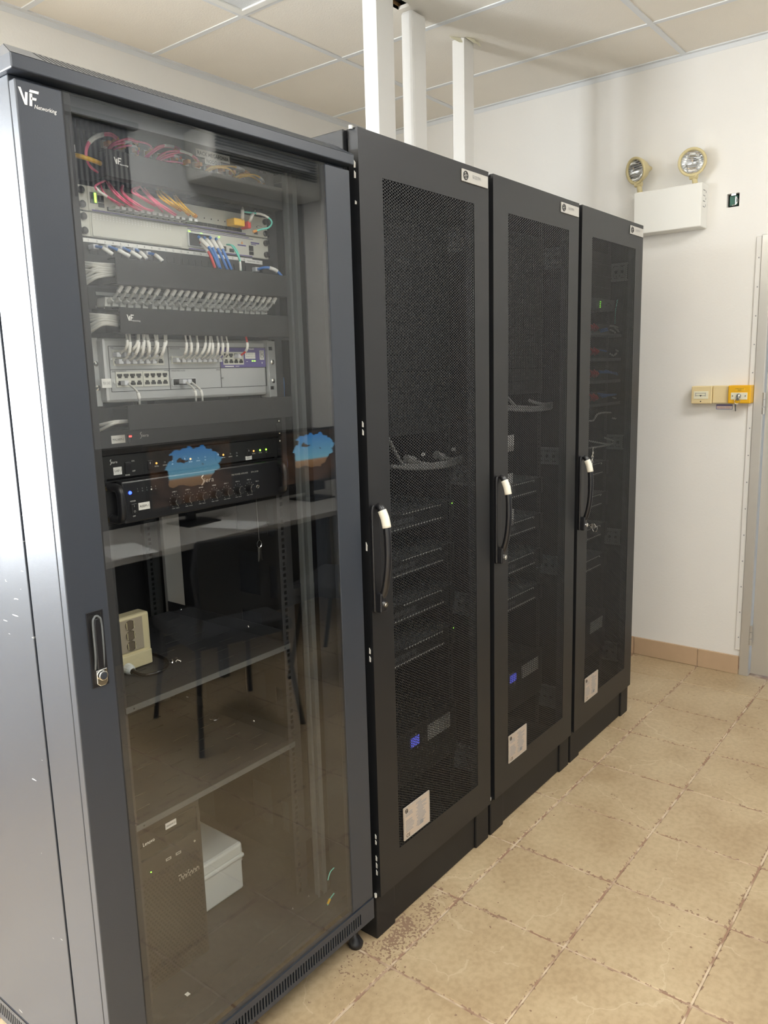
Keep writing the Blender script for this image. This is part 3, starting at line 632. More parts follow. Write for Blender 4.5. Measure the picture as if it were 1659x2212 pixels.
# flat equipment with cables in the far cabinet
t = root('network_switch', (2*PIT+.3, .2, 1.745), 'grey network box with green lights high behind the far black cabinet mesh', 'switch')
build('case', MB().box(1.28, 1.745, .10, .35, 1.740, 1.782), 'bracket', t, bevel=.002)
b_ = MB()
for i in range(2):
    for j in range(4): b_.box(1.595+i*.006, 1.598+i*.006, .0985, .10, 1.748+j*.007, 1.751+j*.007)
build('indicator', b_, 'led_g', t)
b_ = MB()
for i in range(3): b_.box(1.655+i*.022, 1.668+i*.022, .099, .10, 1.757+(i % 2)*.008, 1.762+(i % 2)*.008)
build('port', b_, 'port', t)
for k, z in enumerate((1.690, 1.592, 1.503, 1.411)):
    zz = 1.518+(z-1.518)*.978
    t = root('patchbay', (1.5, .2, zz-.045), '%s dark patch panel with red and blue cords in the far black cabinet' % PO[k], 'patch panel')
    build('panel', MB().box(1.26, 1.74, FY, FY+.03, zz-.045, zz), 'panelblk', t)
    p = MB()
    for i in range(24): p.box(1.275+i*.0185, 1.288+i*.0185, FY-.001, FY, zz-.033, zz-.019)
    build('port', p, 'port', t)
    build('cable_tray', MB().box(1.26, 1.74, .065, FY, zz-.052, zz-.049).box(1.26, 1.74, .065, .067, zz-.052, zz-.040), 'bracket', t)
# ------------------------------------------------------------------ glass door cabinet (bays, frame, door)
VX0, VX1, VD = -.803, -.035, .80
v = root('network_cabinet', (-.42, 0, 0), 'tall graphite network cabinet with smoked glass door nearest the camera', 'cabinet')
# roof: bevelled front and sides with slots
rf = MB()
prof = [(-.012, 1.976), (-.012, 1.999), (.022, 2.018), (.06, 2.020), (VD, 2.020), (VD, 1.976)]
xs_lo = (VX0-.008, VX1+.006)
o0 = [(VX0-.008, -.012), (VX1+.006, -.012), (VX1+.006, VD), (VX0-.008, VD)]; o1 = [(VX0+.005, .030), (VX1-.008, .030), (VX1-.008, VD-.03), (VX0+.005, VD-.03)]
vs = [(x, y, 1.976) for x, y in o0]+[(x, y, 1.997) for x, y in o0]+[(x, y, 2.022) for x, y in o1]
fs = [(0, 1, 5, 4), (1, 2, 6, 5), (2, 3, 7, 6), (3, 0, 4, 7), (5, 6, 10, 9), (6, 7, 11, 10), (7, 4, 8, 11), (8, 9, 10, 11), (3, 2, 1, 0)]
rf.add(vs, fs)
# front slope as a strip of bars and slots
def slope(t, x): return (x, -.0125+.042*t, 1.9975+.025*t)
n = 72; xa, xb = -.760, -.090
S = MB(); dvec = Vector((0, -.021, -.036)).normalized()*0
def quad(x0, x1, t0, t1, d=.0): S.add([tuple(Vector(slope(t0, x0))), tuple(Vector(slope(t0, x1))), tuple(Vector(slope(t1, x1))), tuple(Vector(slope(t1, x0)))], [(0, 1, 2, 3)])
quad(VX0-.008, xa, 0, 1); quad(xb, VX1+.006, 0, 1); quad(xa, xb, 0, .07); quad(xa, xb, .95, 1)
w_ = (xb-xa)/n
for k in range(n):
    quad(xa+k*w_, xa+(k+.5)*w_, .07, .95)
# trim the sloped strip ends to the mitre, then recess behind
S.v = [(max(min(x, VX1+.006-(z-1.9975)*.52), VX0-.008+(z-1.9975)*.52), y, z) for x, y, z in S.v]
r_ = build('roof', rf, 'graphite', v, bevel=.002)
build('roof_slope', S, 'graphite', v)
build('roof_recess', MB().add([slope(.1, xa), slope(.1, xb), slope(.95, xb), slope(.95, xa)][0:0]+[(xa, -.0118, 1.9979), (xb, -.0118, 1.9979), (xb, .0282, 2.0214), (xa, .0282, 2.0214)], [(0, 1, 2, 3)]), 'dark', v)
# side panels with seams, frame
build('corner_post', MB().box(VX0, VX0+.055, .0165, .118, .10, 1.976), 'graphite', v, bevel=.002)
sp_ = build('side_panel', MB().box(VX0-.001, VX0+.012, .122, VD-.005, .16, 1.972), 'side', v, bevel=.0015)
build('side_panel', MB().box(VX1-.010, VX1, .10, VD-.005, .16, 1.972), 'graphite', v, bevel=.0015)
build('corner_post', MB().box(VX1-.055, VX1, .0165, .098, .10, 1.976), 'graphite', v, bevel=.002)
# base frame with slots at front and left side
hl = [(-.70+k*.0088, -.6955+k*.0088, .104, .134) for k in range(0, 70)]
build('front_sill', MB().plate(VX0, VX1, .092, .150, hl, -.004, -.001, 'y').box(VX0, VX1, -.001, .02, .092, .0945).box(VX0, VX1, -.001, .012, .147, .150), 'graphite', v)
build('sill_backing', MB().box(VX0+.004, VX1-.004, .012, .016, .095, .147), 'dark', v)
hl = [(.10+k*.0088, .1045+k*.0088, .112, .142) for k in range(72)]
build('side_sill', MB().plate(.02, VD, .098, .155, hl, VX0, VX0+.003, 'x').box(VX0, VX0+.008, .02, VD, .152, .156), 'graphite', v)
build('base_plate', MB().box(VX0+.01, VX1-.01, .02, VD, .155, .165), 'graphite_in', v)
build('step_rail', MB().box(VX0+.02, VX1-.02, .045, .075, .165, .171).box(VX0+.02, VX1-.02, .10, .135, .165, .173), 'graphite_in', v)
build('rear_frame', MB().plate(VX0+.01, VX1-.01, .10, 1.976, [(VX0+.08, VX1-.08, .22, 1.90)], VD-.03, VD-.012, 'y'), 'graphite_in', v)
build('rear_panel', MB().box(VX0+.01, VX1-.01, VD-.012, VD, .10, 1.976), 'graphite_in', v)
build('top_frame', MB().plate(VX0+.01, VX1-.01, .02, VD, [(VX0+.06, VX1-.06, .05, .7)], 1.9735, 1.9755, 'z'), 'graphite_in', v)
build('front_header', MB().box(VX0+.055, VX1-.055, .03, .045, 1.950, 1.975), 'graphite', v)
for x, y in ((-.058, .045), (-.78, .045), (-.058, .76), (-.78, .76)):
    build('levelling_foot', MB().lathe((x, y, 0), (0, 0, 1), [(0, .001), (0, .019), (.010, .021), (.016, .017), (.026, .012), (.032, .007), (.095, .006)], 20), 'plastic', v, smooth=True)
# mounting rails with square holes
Z0 = .166
def rail(x0, x1, hx, y, name='mounting_rail', m_='graphite_in'):
    hl = []
    for k in range(41):
        for q in (.0064, .0222, .0381): hl.append((hx-.0045, hx+.0045, Z0+k*.04445+q-.0045, Z0+k*.04445+q+.0045))
    return MB().plate(x0, x1, .166, 1.97, hl, y, y+.002, 'y')
build('mounting_rail', rail(-.163, -.120, -.1485, .153).box(-.122, -.120, .155, .21, .166, 1.97), 'graphite_in', v)
build('mounting_rail', rail(-.660, -.6115, -.630, .153).box(-.660, -.658, .155, .21, .166, 1.97), 'graphite_in', v)
build('mounting_rail', rail(-.163, -.120, -.1485, .70), 'bracket', v); build('mounting_rail', rail(-.660, -.6115, -.630, .70), 'bracket', v)
for z in (.30, .95, 1.60):
    build('cross_brace', MB().box(-.12, -.045, .153, .18, z, z+.04), 'graphite_in', v)
    build('cross_brace', MB().box(VX0+.012, -.660, .153, .18, z, z+.04), 'graphite_in', v)
hh = [(.22, .30, .25+k*.17, .25+k*.17+.09) for k in range(10)]+[(.34, .42, .25+k*.17, .25+k*.17+.12) for k in range(10)]
build('side_brace', MB().plate(.19, .60, .17, 1.96, hh, -.062, -.060, 'x'), 'graphite_in', v)
build('reflection_strip', MB().box(-.138, -.131, .098, .110, .166, 1.96), 'bracket', v)  # two grey posts imitate pale reflection streaks in the door glass
build('reflection_strip', MB().box(-.118, -.104, .098, .112, .166, 1.96), 'bracket', v)
sl = MB()
for k in range(20): sl.box(-.0625, -.060, .205, .213, .25+k*.085, .252+k*.085)
# glass door
dr = build('glass_door', MB().box(VX0, -.727, -.002, .016, .152, 1.966), 'graphite', v, bevel=.002)
build('door_stile', MB().box(-.1165, VX1, -.002, .016, .152, 1.966), 'graphite', v, bevel=.002)
build('gasket', MB().box(-.727, -.712, .0005, .016, .152, 1.966), 'gasket', dr)
build('glass_pane', MB().box(-.725, -.1185, -.0015, .0022, .153, 1.967), 'glass', dr)
lk = build('lock_plate', MB().plate(-.772, -.740, .989, 1.126, [(-.767, -.745, 1.022, 1.121)], -.0035, -.002, 'y'), 'plastic', dr, bevel=.001)
build('handle_recess', MB().box(-.767, -.745, -.0025, -.0015, 1.022, 1.121), 'dark', dr)
build('swing_handle', MB().tube([(-.764, -.004, 1.022), (-.764, -.008, 1.05), (-.764, -.009, 1.105), (-.7605, -.008, 1.115), (-.756, -.008, 1.118), (-.7515, -.008, 1.115), (-.748, -.009, 1.105), (-.748, -.008, 1.05), (-.7485, -.004, 1.022)], .0020, 8), 'bracket', dr, smooth=True)
build('handle_blade', MB().prism([(-.7625, 1.022), (-.750, 1.022), (-.7485, 1.10), (-.752, 1.114), (-.760, 1.114), (-.7625, 1.10)], -.010, -.003, 'y'), 'plastic', dr, bevel=.002)
build('lock_cylinder', MB().prism([(-.765+.0, .996), (-.759, .991), (-.749, .991), (-.7445, .997), (-.7445, 1.021), (-.765, 1.021)], -.008, -.003, 'y').cyl((-.7545, -.010, 1.010), (-.7545, -.013, 1.010), .0085, 20), 'chrome', dr, bevel=.001)
build('keyhole', MB().cyl((-.7545, -.013, 1.010), (-.7545, -.0135, 1.010), .0062, 16).box(-.7553, -.7537, -.0142, -.013, 1.006, 1.0145), 'graphite', dr)
def logo(x, z, s, y, par, small=True):   # white VF sign with small word underneath; s = letter height
    P = lambda a, b: (x+a*s, z+b*s)
    mb = MB()
    mb.prism([P(0, 1), P(.16, 1), P(.44, .05), P(.46, 0), P(.34, 0)], y-.0006, y)       # V left arm
    mb.prism([P(.34, 0), P(.50, 0), P(.60, .78), P(.44, .78)], y-.0008, y)              # V right arm
    mb.prism([P(.66, 0), P(.83, 0), P(.91, .78), P(.74, .78)], y-.0006, y)              # F stem
    mb.prism([P(.72, .84), P(1.34, .84), P(1.38, 1.0), P(.78, 1.0)], y-.0006, y)
    mb.prism([P(.80, .40), P(1.14, .40), P(1.18, .55), P(.82, .55)], y-.0006, y)
    build('logo', mb, 'white', par)
    text('Networking', s*.26, x+s*.98, y-.0005, z-s*.10, 'white', par, width=s*1.62 if small else s*1.55, shear=.25)
logo(-.7985, 1.931, .0235, -.0022, dr, False)

# ------------------------------------------------------------------ 19 inch equipment
EX0, EX1 = -.622, -.140; F0 = .150
def screws(par, zs, xs=(-.6135, -.1485), m_='chrome', r=.0045, y=F0-.003):
    for x in xs:
        for z in zs: build('screw', MB().lathe((x, y, z), (0, -1, 0), [(-.002, r), (.001, r), (.0025, r*.6), (.003, .0003)], 12), m_, par)
def manager(z0, z1, label, lg=False):
    t = root('cable_manager', (-.38, .12, z0), label, 'panel', 'graphite cable manager covers')
    build('cover', MB().box(-.604, -.172, .0755, .078, z0, z1).box(-.604, -.172, .078, .100, z0, z0+.0015).box(-.604, -.172, .078, .100, z1-.0015, z1), 'cover', t, bevel=.001)
    b_ = MB().box(EX0, EX1, .146, .150, z0+.004, z1-.004)
    for x in (-.59, -.48, -.38, -.28, -.185): b_.box(x, x+.002, .1, .146, z0+.006, z1-.006)
    build('back_plate', b_, 'panelblk', t)
    if lg: logo(-.590, z0+.023, .011, .0752, t)
# top fibre panel
t = root('fibre_patchbay', (-.38, .15, 1.925), 'black fibre patch panel at the top labelled RACK MEGAFONIA NODO 1', 'patch panel')
build('panel', MB().box(EX0, EX1, .150, .153, 1.9215, 1.965).box(-.60, -.16, .153, .35, 1.9215, 1.965), 'panelblk', t)
ad = MB()
for k in range(12): ad.box(-.565+k*.030, -.548+k*.030, .143, .150, 1.941, 1.953)
build('adapter', ad, 'swface', t)
cn = MB()
for k in range(12): cn.box(-.563+k*.030, -.556+k*.030, .128, .143, 1.943, 1.950)
build('connector', cn, 'orange', t)
la = build('label_plate', MB().box(-.3685, -.2800, .1185, .1195, 1.9570, 1.9720).box(-.3470, -.3060, .1180, .1190, 1.9460, 1.9580).box(-.33, -.32, .1195, .150, 1.950, 1.956), 'white', t)
text('RACK MEGAFONIA', .0072, -.3650, .1180, 1.9607, 'print', la, width=.081, bold=.01); text('NODO 1', .0064, -.3430, .1175, 1.9487, 'print', la, width=.033, bold=.01)
build('tab_label', MB().box(-.628, -.621, .144, .145, 1.922, 1.934), 'white', t)
manager(1.873, 1.919, 'cable manager cover with small white logo at the very top', True)
# switch 1
def ears(t, z0, z1, m_='swface'):
    e = MB().box(EX0, -.603, .148, .150, z0, z1).box(-.157, EX1-.014, .148, .150, z0, z1)
    build('ear', e, m_, t)
    for x in (-.6165, -.1625):
        for z in (z0+.009, z1-.009): build('thumb_screw', MB().lathe((x, .148, z), (0, -1, 0), [(0, .0065), (.006, .0065), (.008, .0045), (.008, .0003)], 14), 'plastic', t)
t = root('fibre_switch', (-.38, .2, 1.824), 'beige network switch with pink and yellow fibre cords and purple stripe', 'switch')
build('chassis', MB().box(-.603, -.157, .146, .45, 1.8245, 1.868), 'swface', t, bevel=.001); ears(t, 1.825, 1.868)
build('display_window', MB().box(-.599, -.5855, .1445, .146, 1.8385, 1.8575), 'bracket', t); build('indicator', MB().box(-.591, -.587, .1438, .1445, 1.840, 1.857), 'led_g', t)
build('port', MB().box(-.583, -.571, .1448, .146, 1.8425, 1.854).box(-.583, -.571, .1448, .146, 1.8335, 1.841).box(-.196, -.186, .1448, .146, 1.829, 1.838), 'port', t)
p = MB(); q_ = MB(); sf = MB()
for k in range(24):
    x = -.565+k*.0137+(k//12)*.004
    p.box(x, x+.0125, .1448, .146, 1.8290, 1.8360)
    if k < 14: sf.box(x+.002, x+.0105, .122, .145, 1.8300, 1.8350)
build('sfp_port', p, 'port', t); build('sfp_module', sf, 'galv', t)
for k in range(11):
    x = -.372+k*.0185; q_.cyl((x, .1455, 1.8455), (x, .1462, 1.8455), .0014, 8)
build('vent_hole', q_, 'port', t)
build('purple_stripe', MB().box(-.597, -.222, .1452, .146, 1.8262, 1.8275).box(-.597, -.222, .1452, .146, 1.8240+.0008, 1.8256), 'purple', t)
build('caption', MB().box(-.590, -.583, .1452, .146, 1.829, 1.8295).box(-.186, -.172, .1452, .146, 1.848, 1.849), 'greyprint', t)
# switch 2
t = root('module_switch', (-.38, .2, 1.779), 'beige network switch with blank left bay and blue cords at right', 'switch')
build('chassis', MB().box(-.603, -.157, .147, .45, 1.7785, 1.8225), 'swface', t, bevel=.001); ears(t, 1.779, 1.822)
build('blank_bay', MB().box(-.600, -.400, .1445, .147, 1.780, 1.821), 'swface', t, bevel=.001)
dt = MB()
for i in range(26):
    for j in range(3): dt.cyl((-.595+i*.0068, .1443, 1.8185-j*.0035), (-.595+i*.0068, .1446, 1.8185-j*.0035), .0011, 6)
tag(build('vent_hole', dt, 'white', t), kind='stuff')
build('port_cage', MB().plate(-.382, -.322, 1.7845, 1.8125, [(-.380, -.324, 1.786, 1.811)], .143, .147, 'y'), 'galv', t)
build('port', MB().box(-.380, -.324, .1455, .1468, 1.786, 1.811).box(-.292, -.280, .1458, .147, 1.784, 1.794).box(-.270, -.258, .1458, .147, 1.784, 1.791).box(-.213, -.201, .1458, .147, 1.792, 1.803).box(-.213, -.201, .1458, .147, 1.7835, 1.7905), 'port', t)
build('purple_stripe', MB().box(-.380, -.212, .1462, .147, 1.8195, 1.8208).box(-.375, -.20, .1462, .147, 1.8165, 1.8175).box(-.380, -.205, .1462, .147, 1.7792, 1.7812), 'purple', t)
build('indicator', MB().box(-.378, -.374, .1458, .147, 1.8135, 1.8155).box(-.347, -.343, .1458, .147, 1.8120, 1.8140).box(-.299, -.296, .1458, .147, 1.8110, 1.8125), 'led_g', t)
build('caption', MB().box(-.207, -.182, .1464, .147, 1.8085, 1.8115).box(-.246, -.222, .1464, .147, 1.8000, 1.8025).box(-.206, -.192, .1464, .147, 1.8055, 1.807), 'purple', t)
build('warning_mark', MB().prism([(-.236, 1.8045), (-.230, 1.8045), (-.233, 1.810)], .1463, .147), 'orange', t)
# numbered patch panel
t = root('patchbay', (-.38, .15, 1.735), 'black patch panel with numbered white strip above blue and white cords', 'patch panel')
build('panel', MB().box(EX0, EX1, .148, .151, 1.7345, 1.7775).box(-.60, -.16, .151, .24, 1.735, 1.777), 'panelblk', t)
ns = build('number_strip', MB().box(-.620, -.205, .1468, .148, 1.7685, 1.7755), 'white', t); build('label_plate', MB().box(-.228, -.176, .1455, .1466, 1.7650, 1.7735), 'white', t)
for k in range(24): text(str(k+1), .0038, -.610+k*.0168+(k//6)*.003, .1464, 1.7700, 'print', ns)
text('TELEFONIA  RED', .0028, -.223, .1452, 1.7680, 'print', ns, width=.038)
p = MB()
for k in range(24):
    x = -.608+k*.0168+(k//6)*.004; p.box(x, x+.0118, .1472, .148, 1.748, 1.7585)
build('port', p, 'port', t)
sp2 = MB()
for k in range(3): sp2.box(-.5065+k*.1048, -.5058+k*.1048, .1472, .148, 1.737, 1.767)
build('divider', sp2, 'bracket', t)
manager(1.6885, 1.7345, 'cable manager cover directly below the numbered patch panel')
# 24 port panel with grey plugs
t = root('patchbay', (-.38, .15, 1.648), 'black patch panel filled with a row of grey angled plugs', 'patch panel')
build('panel', MB().box(EX0, EX1, .148, .151, 1.6485, 1.6880).box(-.60, -.16, .151, .24, 1.649, 1.688), 'panelblk', t)
build('label_strip', MB().box(-.604, -.205, .1460, .148, 1.6745, 1.6805), 'galv', t)
build('cable_loop', MB().box(-.156, -.1425, .1465, .148, 1.680, 1.6855), 'swface', t)
nb = build('number_tile', MB().box(-.176, -.168, .1465, .148, 1.656, 1.665), 'white', t); text('8', .0055, -.174, .1461, 1.658, 'print', nb); text('1', .0045, -.606, .1465, 1.6505, 'white', nb); text('2', .0045, -.590, .1465, 1.6505, 'white', nb)
manager(1.6010, 1.6475, 'cable manager cover with small white logo above the silver unit', True)
# PBX
t = root('phone_exchange', (-.38, .2, 1.47), 'silver three unit telephone exchange with purple port module', 'exchange')
build('chassis', MB().box(-.612, -.198, .128, .45, 1.474, 1.5955), 'silver', t, bevel=.006)
build('ear', MB().plate(-.198, -.150, 1.4685, 1.596, [(-.170, -.158, 1.575, 1.583), (-.170, -.158, 1.485, 1.493)], .146, .149, 'y').box(-.198, -.195, .12, .149, 1.4685, 1.596), 'galv', t)
build('ear', MB().box(EX0-.002, -.610, .146, .149, 1.4685, 1.596), 'galv', t)
screws(t, (1.548, 1.503), (-.617,), 'chrome', .005, .146); screws(t, (1.548, 1.505), (-.160,), 'chrome', .0055, .146)
build('module_frame', MB().plate(-.6005, -.1985, 1.4945, 1.5805, [(-.5995, -.4655, 1.5368, 1.5795), (-.4645, -.3325, 1.5368, 1.5795), (-.3315, -.1995, 1.5368, 1.5795), (-.5995, -.4655, 1.4955, 1.5358), (-.4645, -.3325, 1.4955, 1.5358), (-.3315, -.1995, 1.4955, 1.5358)], .1272, .1283, 'y'), 'print', t)
build('purple_module', MB().box(-.3312, -.1998, .1268, .1282, 1.5370, 1.5792), 'purple', t)
def jacks(x0, z0, n, rows, t, w=.0142, h=.0135, y=.1268):
    f = MB().box(x0-.0015, x0+n*w+.0005, y-.0006, .1282, z0-.0015, z0+rows*h+.0005); b_ = MB(); c = MB()
    for i in range(n):
        for j in range(rows):
            x = x0+i*w; z = z0+j*h; s_ = 1 if j == 0 else -1; zm = z+h/2-.0005
            xx = [(x+.0012, zm-s_*.004), (x+w-.0022, zm-s_*.004), (x+w-.0022, zm+s_*.001), (x+w-.0042, zm+s_*.001), (x+w-.0042, zm+s_*.0042), (x+.0032, zm+s_*.0042), (x+.0032, zm+s_*.001), (x+.0012, zm+s_*.001)]
            b_.prism(xx, y-.0012, y-.0004)
    build('jack_frame', f, 'swface', t); build('port', b_, 'port', t)
jacks(-.588, 1.5045, 4, 2, t); jacks(-.527, 1.5045, 4, 2, t); jacks(-.591, 1.5455, 8, 2, t); jacks(-.3225, 1.5445, 4, 2, t, .0140, .0125)
jacks(-.457, 1.5475, 8, 1, t); build('jack_frame', MB().box(-.461, -.400, .1262, .1282, 1.5015, 1.5175), 'galv', t); build('port', MB().box(-.458, -.402, .1256, .1263, 1.5035, 1.5155), 'port', t)
l1 = build('caption_label', MB().box(-.2610, -.2315, .1255, .1270, 1.5555, 1.5690), 'white', t); build('logo_tile', MB().box(-.2175, -.2050, .1255, .1270, 1.5530, 1.5735), 'white', t)
build('logo_ring', MB().plate(-.2160, -.2065, 1.5580, 1.5720, [(-.2150, -.2075, 1.559, 1.571)], .1251, .1256, 'y'), 'print', l1)
text('R', .0085, -.2138, .1250, 1.5608, 'print', l1); text('RAINBOW', .0022, -.2155, .1250, 1.5548, 'print', l1, width=.009)
text('IP  10.1.1.2', .003, -.2585, .1251, 1.5640, 'greyprint', l1); text('MAIN 10.1.1.4', .003, -.2585, .1251, 1.5585, 'greyprint', l1)
build('indicator', MB().box(-.2415, -.2380, .1260, .1270, 1.5495, 1.5515).box(-.2350, -.2312, .1260, .1270, 1.5495, 1.5515), 'led_g', t)
build('caption', MB().box(-.248, -.234, .1262, .1270, 1.5753, 1.5765).box(-.320, -.295, .1262, .1270, 1.5385, 1.5405).box(-.290, -.28, .1262, .1270, 1.5390, 1.5400).box(-.2575, -.2540, .1262, .1270, 1.5490, 1.5500).box(-.212, -.210, .1262, .1270, 1.5445, 1.5480), 'white', t)
text('ANALOG INTERFACES', .0028, -.596, .1266, 1.5315, 'print', t, width=.03); text('ANALOG PUBLIC ACCESS', .0028, -.461, .1266, 1.5310, 'print', t, width=.034); text('MIX48', .003, -.478, .1266, 1.5312, 'print', t); text('APA4', .003, -.345, .1266, 1.5312, 'print', t)
text('MIX', .0028, -.596, .1266, 1.5755, 'print', t); text('POWER CPU', .0028, -.256, .1266, 1.5762, 'white', t); text('ANALOG ACCESS', .0028, -.461, .1266, 1.5750, 'print', t, width=.024)
l2 = build('name_label', MB().box(-.6215, -.6015, .1245, .1285, 1.5030, 1.5200), 'white', t); text('PBX OAD', .0055, -.6195, .1240, 1.5090, 'greyprint', l2, width=.016)
for x, z in ((-.596, 1.556), (-.594, 1.513), (-.461, 1.557), (-.461, 1.516), (-.329, 1.515)): build('screw', MB().cyl((x, .1268, z), (x, .1255, z), .0022, 8), 'chrome', t)
manager(1.4235, 1.4690, 'plain cable manager cover below the silver telephone exchange')
# audio units
def brand(x, z, s, y, par, m_='white'):
    build('logo', MB().tube([(x+.45*s, y, z+1.45*s), (x+.10*s, y, z+1.1*s), (x+.42*s, y, z+.65*s), (x+.30*s, y, z+.2*s), (x, y, z-.1*s)], s*.09, 6), m_, par)
    text('iera', s*.75, x+.55*s, y-.0003, z+.25*s, m_, par, width=s*1.9, shear=.1)
t = root('alarm_unit', (-.38, .2, 1.372), 'dark audio alarm unit with red light and MALARM-2 label', 'audio unit')
build('chassis', MB().box(-.60, -.16, .150, .45, 1.376, 1.420), 'graphite_in', t); build('front_panel', MB().box(EX0, EX1, .146, .150, 1.3735, 1.4210), 'cover', t, bevel=.001)
l_ = build('name_label', MB().box(-.5985, -.5680, .1452, .146, 1.3955, 1.4110), 'white', t); text('MALARM-2', .0048, -.5960, .1448, 1.4005, 'print', l_, width=.025)
build('power_switch', MB().box(-.562, -.553, .1435, .146, 1.393, 1.411), 'plastic', t, bevel=.0008); build('indicator', MB().box(-.5605, -.5545, .1428, .1436, 1.4055, 1.4085), 'led_r', t)
brand(-.5335, 1.4015, .008, .1455, t, 'badge'); build('rack_latch', MB().box(-.158, -.146, .143, .146, 1.383, 1.405), 'plastic', t); screws(t, (1.383, 1.411), (-.1485,), 'chrome', .0030, .146)
t = root('speaker_line_unit', (-.38, .2, 1.328), 'black audio unit with four rocker switches and small coloured lights', 'audio unit')
build('chassis', MB().box(-.60, -.16, .150, .45, 1.3300, 1.370), 'graphite_in', t); build('front_panel', MB().box(EX0, EX1, .146, .150, 1.3280, 1.3720), 'panelblk', t, bevel=.001)
brand(-.6060, 1.3560, .0065, .1455, t, 'white'); l_ = build('name_label', MB().box(-.600, -.5815, .1452, .146, 1.3345, 1.3495), 'white', t); text('UAP-1', .0048, -.598, .1448, 1.3400, 'print', l_, width=.015)
build('power_switch', MB().box(-.574, -.561, .1432, .146, 1.335, 1.357), 'plastic', t, bevel=.001); text('POWER', .0030, -.574, .1455, 1.3300, 'white', t, width=.010); text('ON', .0030, -.558, .1455, 1.3565, 'white', t); text('OFF', .0030, -.558, .1455, 1.3365, 'white', t)
for k, x in enumerate((-.521, -.435, -.345, -.255)):
    sw = build('power_switch', MB().box(x-.001, x+.011, .1435, .146, 1.337, 1.355), 'plastic', t, bevel=.001); build('switch_mark', MB().box(x+.004, x+.005, .1430, .1436, 1.348, 1.352), 'white', sw)
    for j, (dx, wd) in enumerate(((.021, 'SIGNAL'), (.041, 'STATUS'), (.060, 'ON'))):
        mm = 'led_a' if j == 0 else ('led_g' if k == 3 else 'bracket')
        build('indicator', MB().lathe((x+dx, .146, 1.3475), (0, -1, 0), [(0, .0022), (.0012, .0020), (.002, .0003)], 10), mm, t)
        text(wd, .0022, x+dx-(.005 if j < 2 else .002), .1455, 1.3405, 'white', t, width=.010 if j < 2 else .004)
l_ = build('name_label', MB().box(-.2595, -.2410, .1452, .146, 1.3290, 1.3375), 'white', t); text('LINE 1', .0035, -.2575, .1448, 1.3315, 'print', l_, width=.013)
screws(t, (1.336, 1.364), (-.1485,), 'chrome', .0030, .146); build('rack_latch', MB().box(-.160, -.148, .143, .146, 1.331, 1.345).box(-.197, -.180, .1445, .146, 1.331, 1.338), 'plastic', t)
t = root('power_amplifier', (-.38, .2, 1.236), 'two unit black power amplifier with seven chrome ringed knobs and blue light', 'amplifier')
build('chassis', MB().box(-.605, -.157, .148, .50, 1.240, 1.322), 'graphite_in', t)
build('front_panel', MB().box(-.596, -.166, .128, .148, 1.2385, 1.3215), 'plastic', t, bevel=.003); build('ear', MB().box(EX0, EX1, .148, .151, 1.2365, 1.3235), 'panelblk', t)
for x in (-.611, -.172):
    s_ = 1 if x < -.4 else -1
    build('handle', MB().tube([(x, .146, 1.312), (x, .122, 1.312), (x, .111, 1.301), (x, .111, 1.261), (x, .122, 1.250), (x, .146, 1.250)], .0085, 12), 'plastic', t, smooth=True)
for k, x in enumerate((-.474, -.440, -.405, -.370, -.336, -.303, -.269)):
    kn = build('knob', MB().lathe((x, .128, 1.2675), (0, -1, 0), [(0, .0095), (.003, .0095), (.012, .0080), (.013, .0070), (.013, .0003)], 20), 'plastic', t, smooth=False)
    a0 = -2.2; build('knob_ring', MB().tube([(x+.0080*math.cos(a), .1142, 1.2675+.0080*math.sin(a)) for a in [1.0+i*.36 for i in range(11)]], .0009, 5, sub=1), 'chrome', kn)
    dots = MB()
    for i in range(11):
        a = R(-60+i*30); dots.cyl((x+.0135*math.cos(a), .1282, 1.2675+.0135*math.sin(a)), (x+.0135*math.cos(a), .1276, 1.2675+.0135*math.sin(a)), .00055, 5)
    build('scale_dot', dots, 'white', kn)
    text(['LINE 1', 'LINE 2', 'BASS', 'TREBLE', 'MIC 1', 'MIC 2', 'MIC 3'][k], .0024, x-.006, .1275, 1.2855, 'white', t, width=.011); text('MIN  MAX', .0018, x-.009, .1275, 1.2510, 'white', t, width=.018)
build('knob_ring', MB().tube([(-.2452+.0035*math.cos(a), .126, 1.2675+.0035*math.sin(a)) for a in [i*.5236 for i in range(13)]], .0007, 5, sub=1), 'chrome', t); text('MIC 4', .0022, -.249, .1275, 1.2790, 'white', t, width=.008)
brand(-.4040, 1.2925, .0135, .1268, t, 'badge'); text('MIX POWER AMPLIFIER', .0036, -.319, .1275, 1.3010, 'badge', t, width=.048); text('SPA-2120', .0036, -.262, .1275, 1.3010, 'badge', t, width=.022)
build('power_light', MB().lathe((-.579, .128, 1.2985), (0, -1, 0), [(0, .0035), (.002, .003), (.003, .0003)], 12), 'led_b', t, smooth=True)
for k in range(5): build('indicator', MB().cyl((-.561+k*.0105, .128, 1.2990), (-.561+k*.0105, .1272, 1.2990), .0016, 8), 'white' if k == 3 else 'bracket', t)
for k, sx in enumerate(('1', '2', '3', '4', '5')): text(sx, .0022, -.562+k*.0105, .1275, 1.3030, 'white', t)
build('power_switch', MB().box(-.580, -.567, .125, .128, 1.256, 1.276), 'plastic', t, bevel=.001); text('POWER', .0026, -.580, .1275, 1.2800, 'white', t, width=.012); text('I', .004, -.5740, .1246, 1.2695, 'white', t); text('O', .004, -.5755, .1246, 1.2590, 'white', t); text('OFF', .0026, -.577, .1275, 1.2500, 'white', t)
l_ = build('name_label', MB().box(-.5625, -.5365, .1272, .128, 1.2610, 1.2755), 'white', t); text('ASEM-1', .0048, -.5605, .1268, 1.2660, 'print', l_, width=.022)
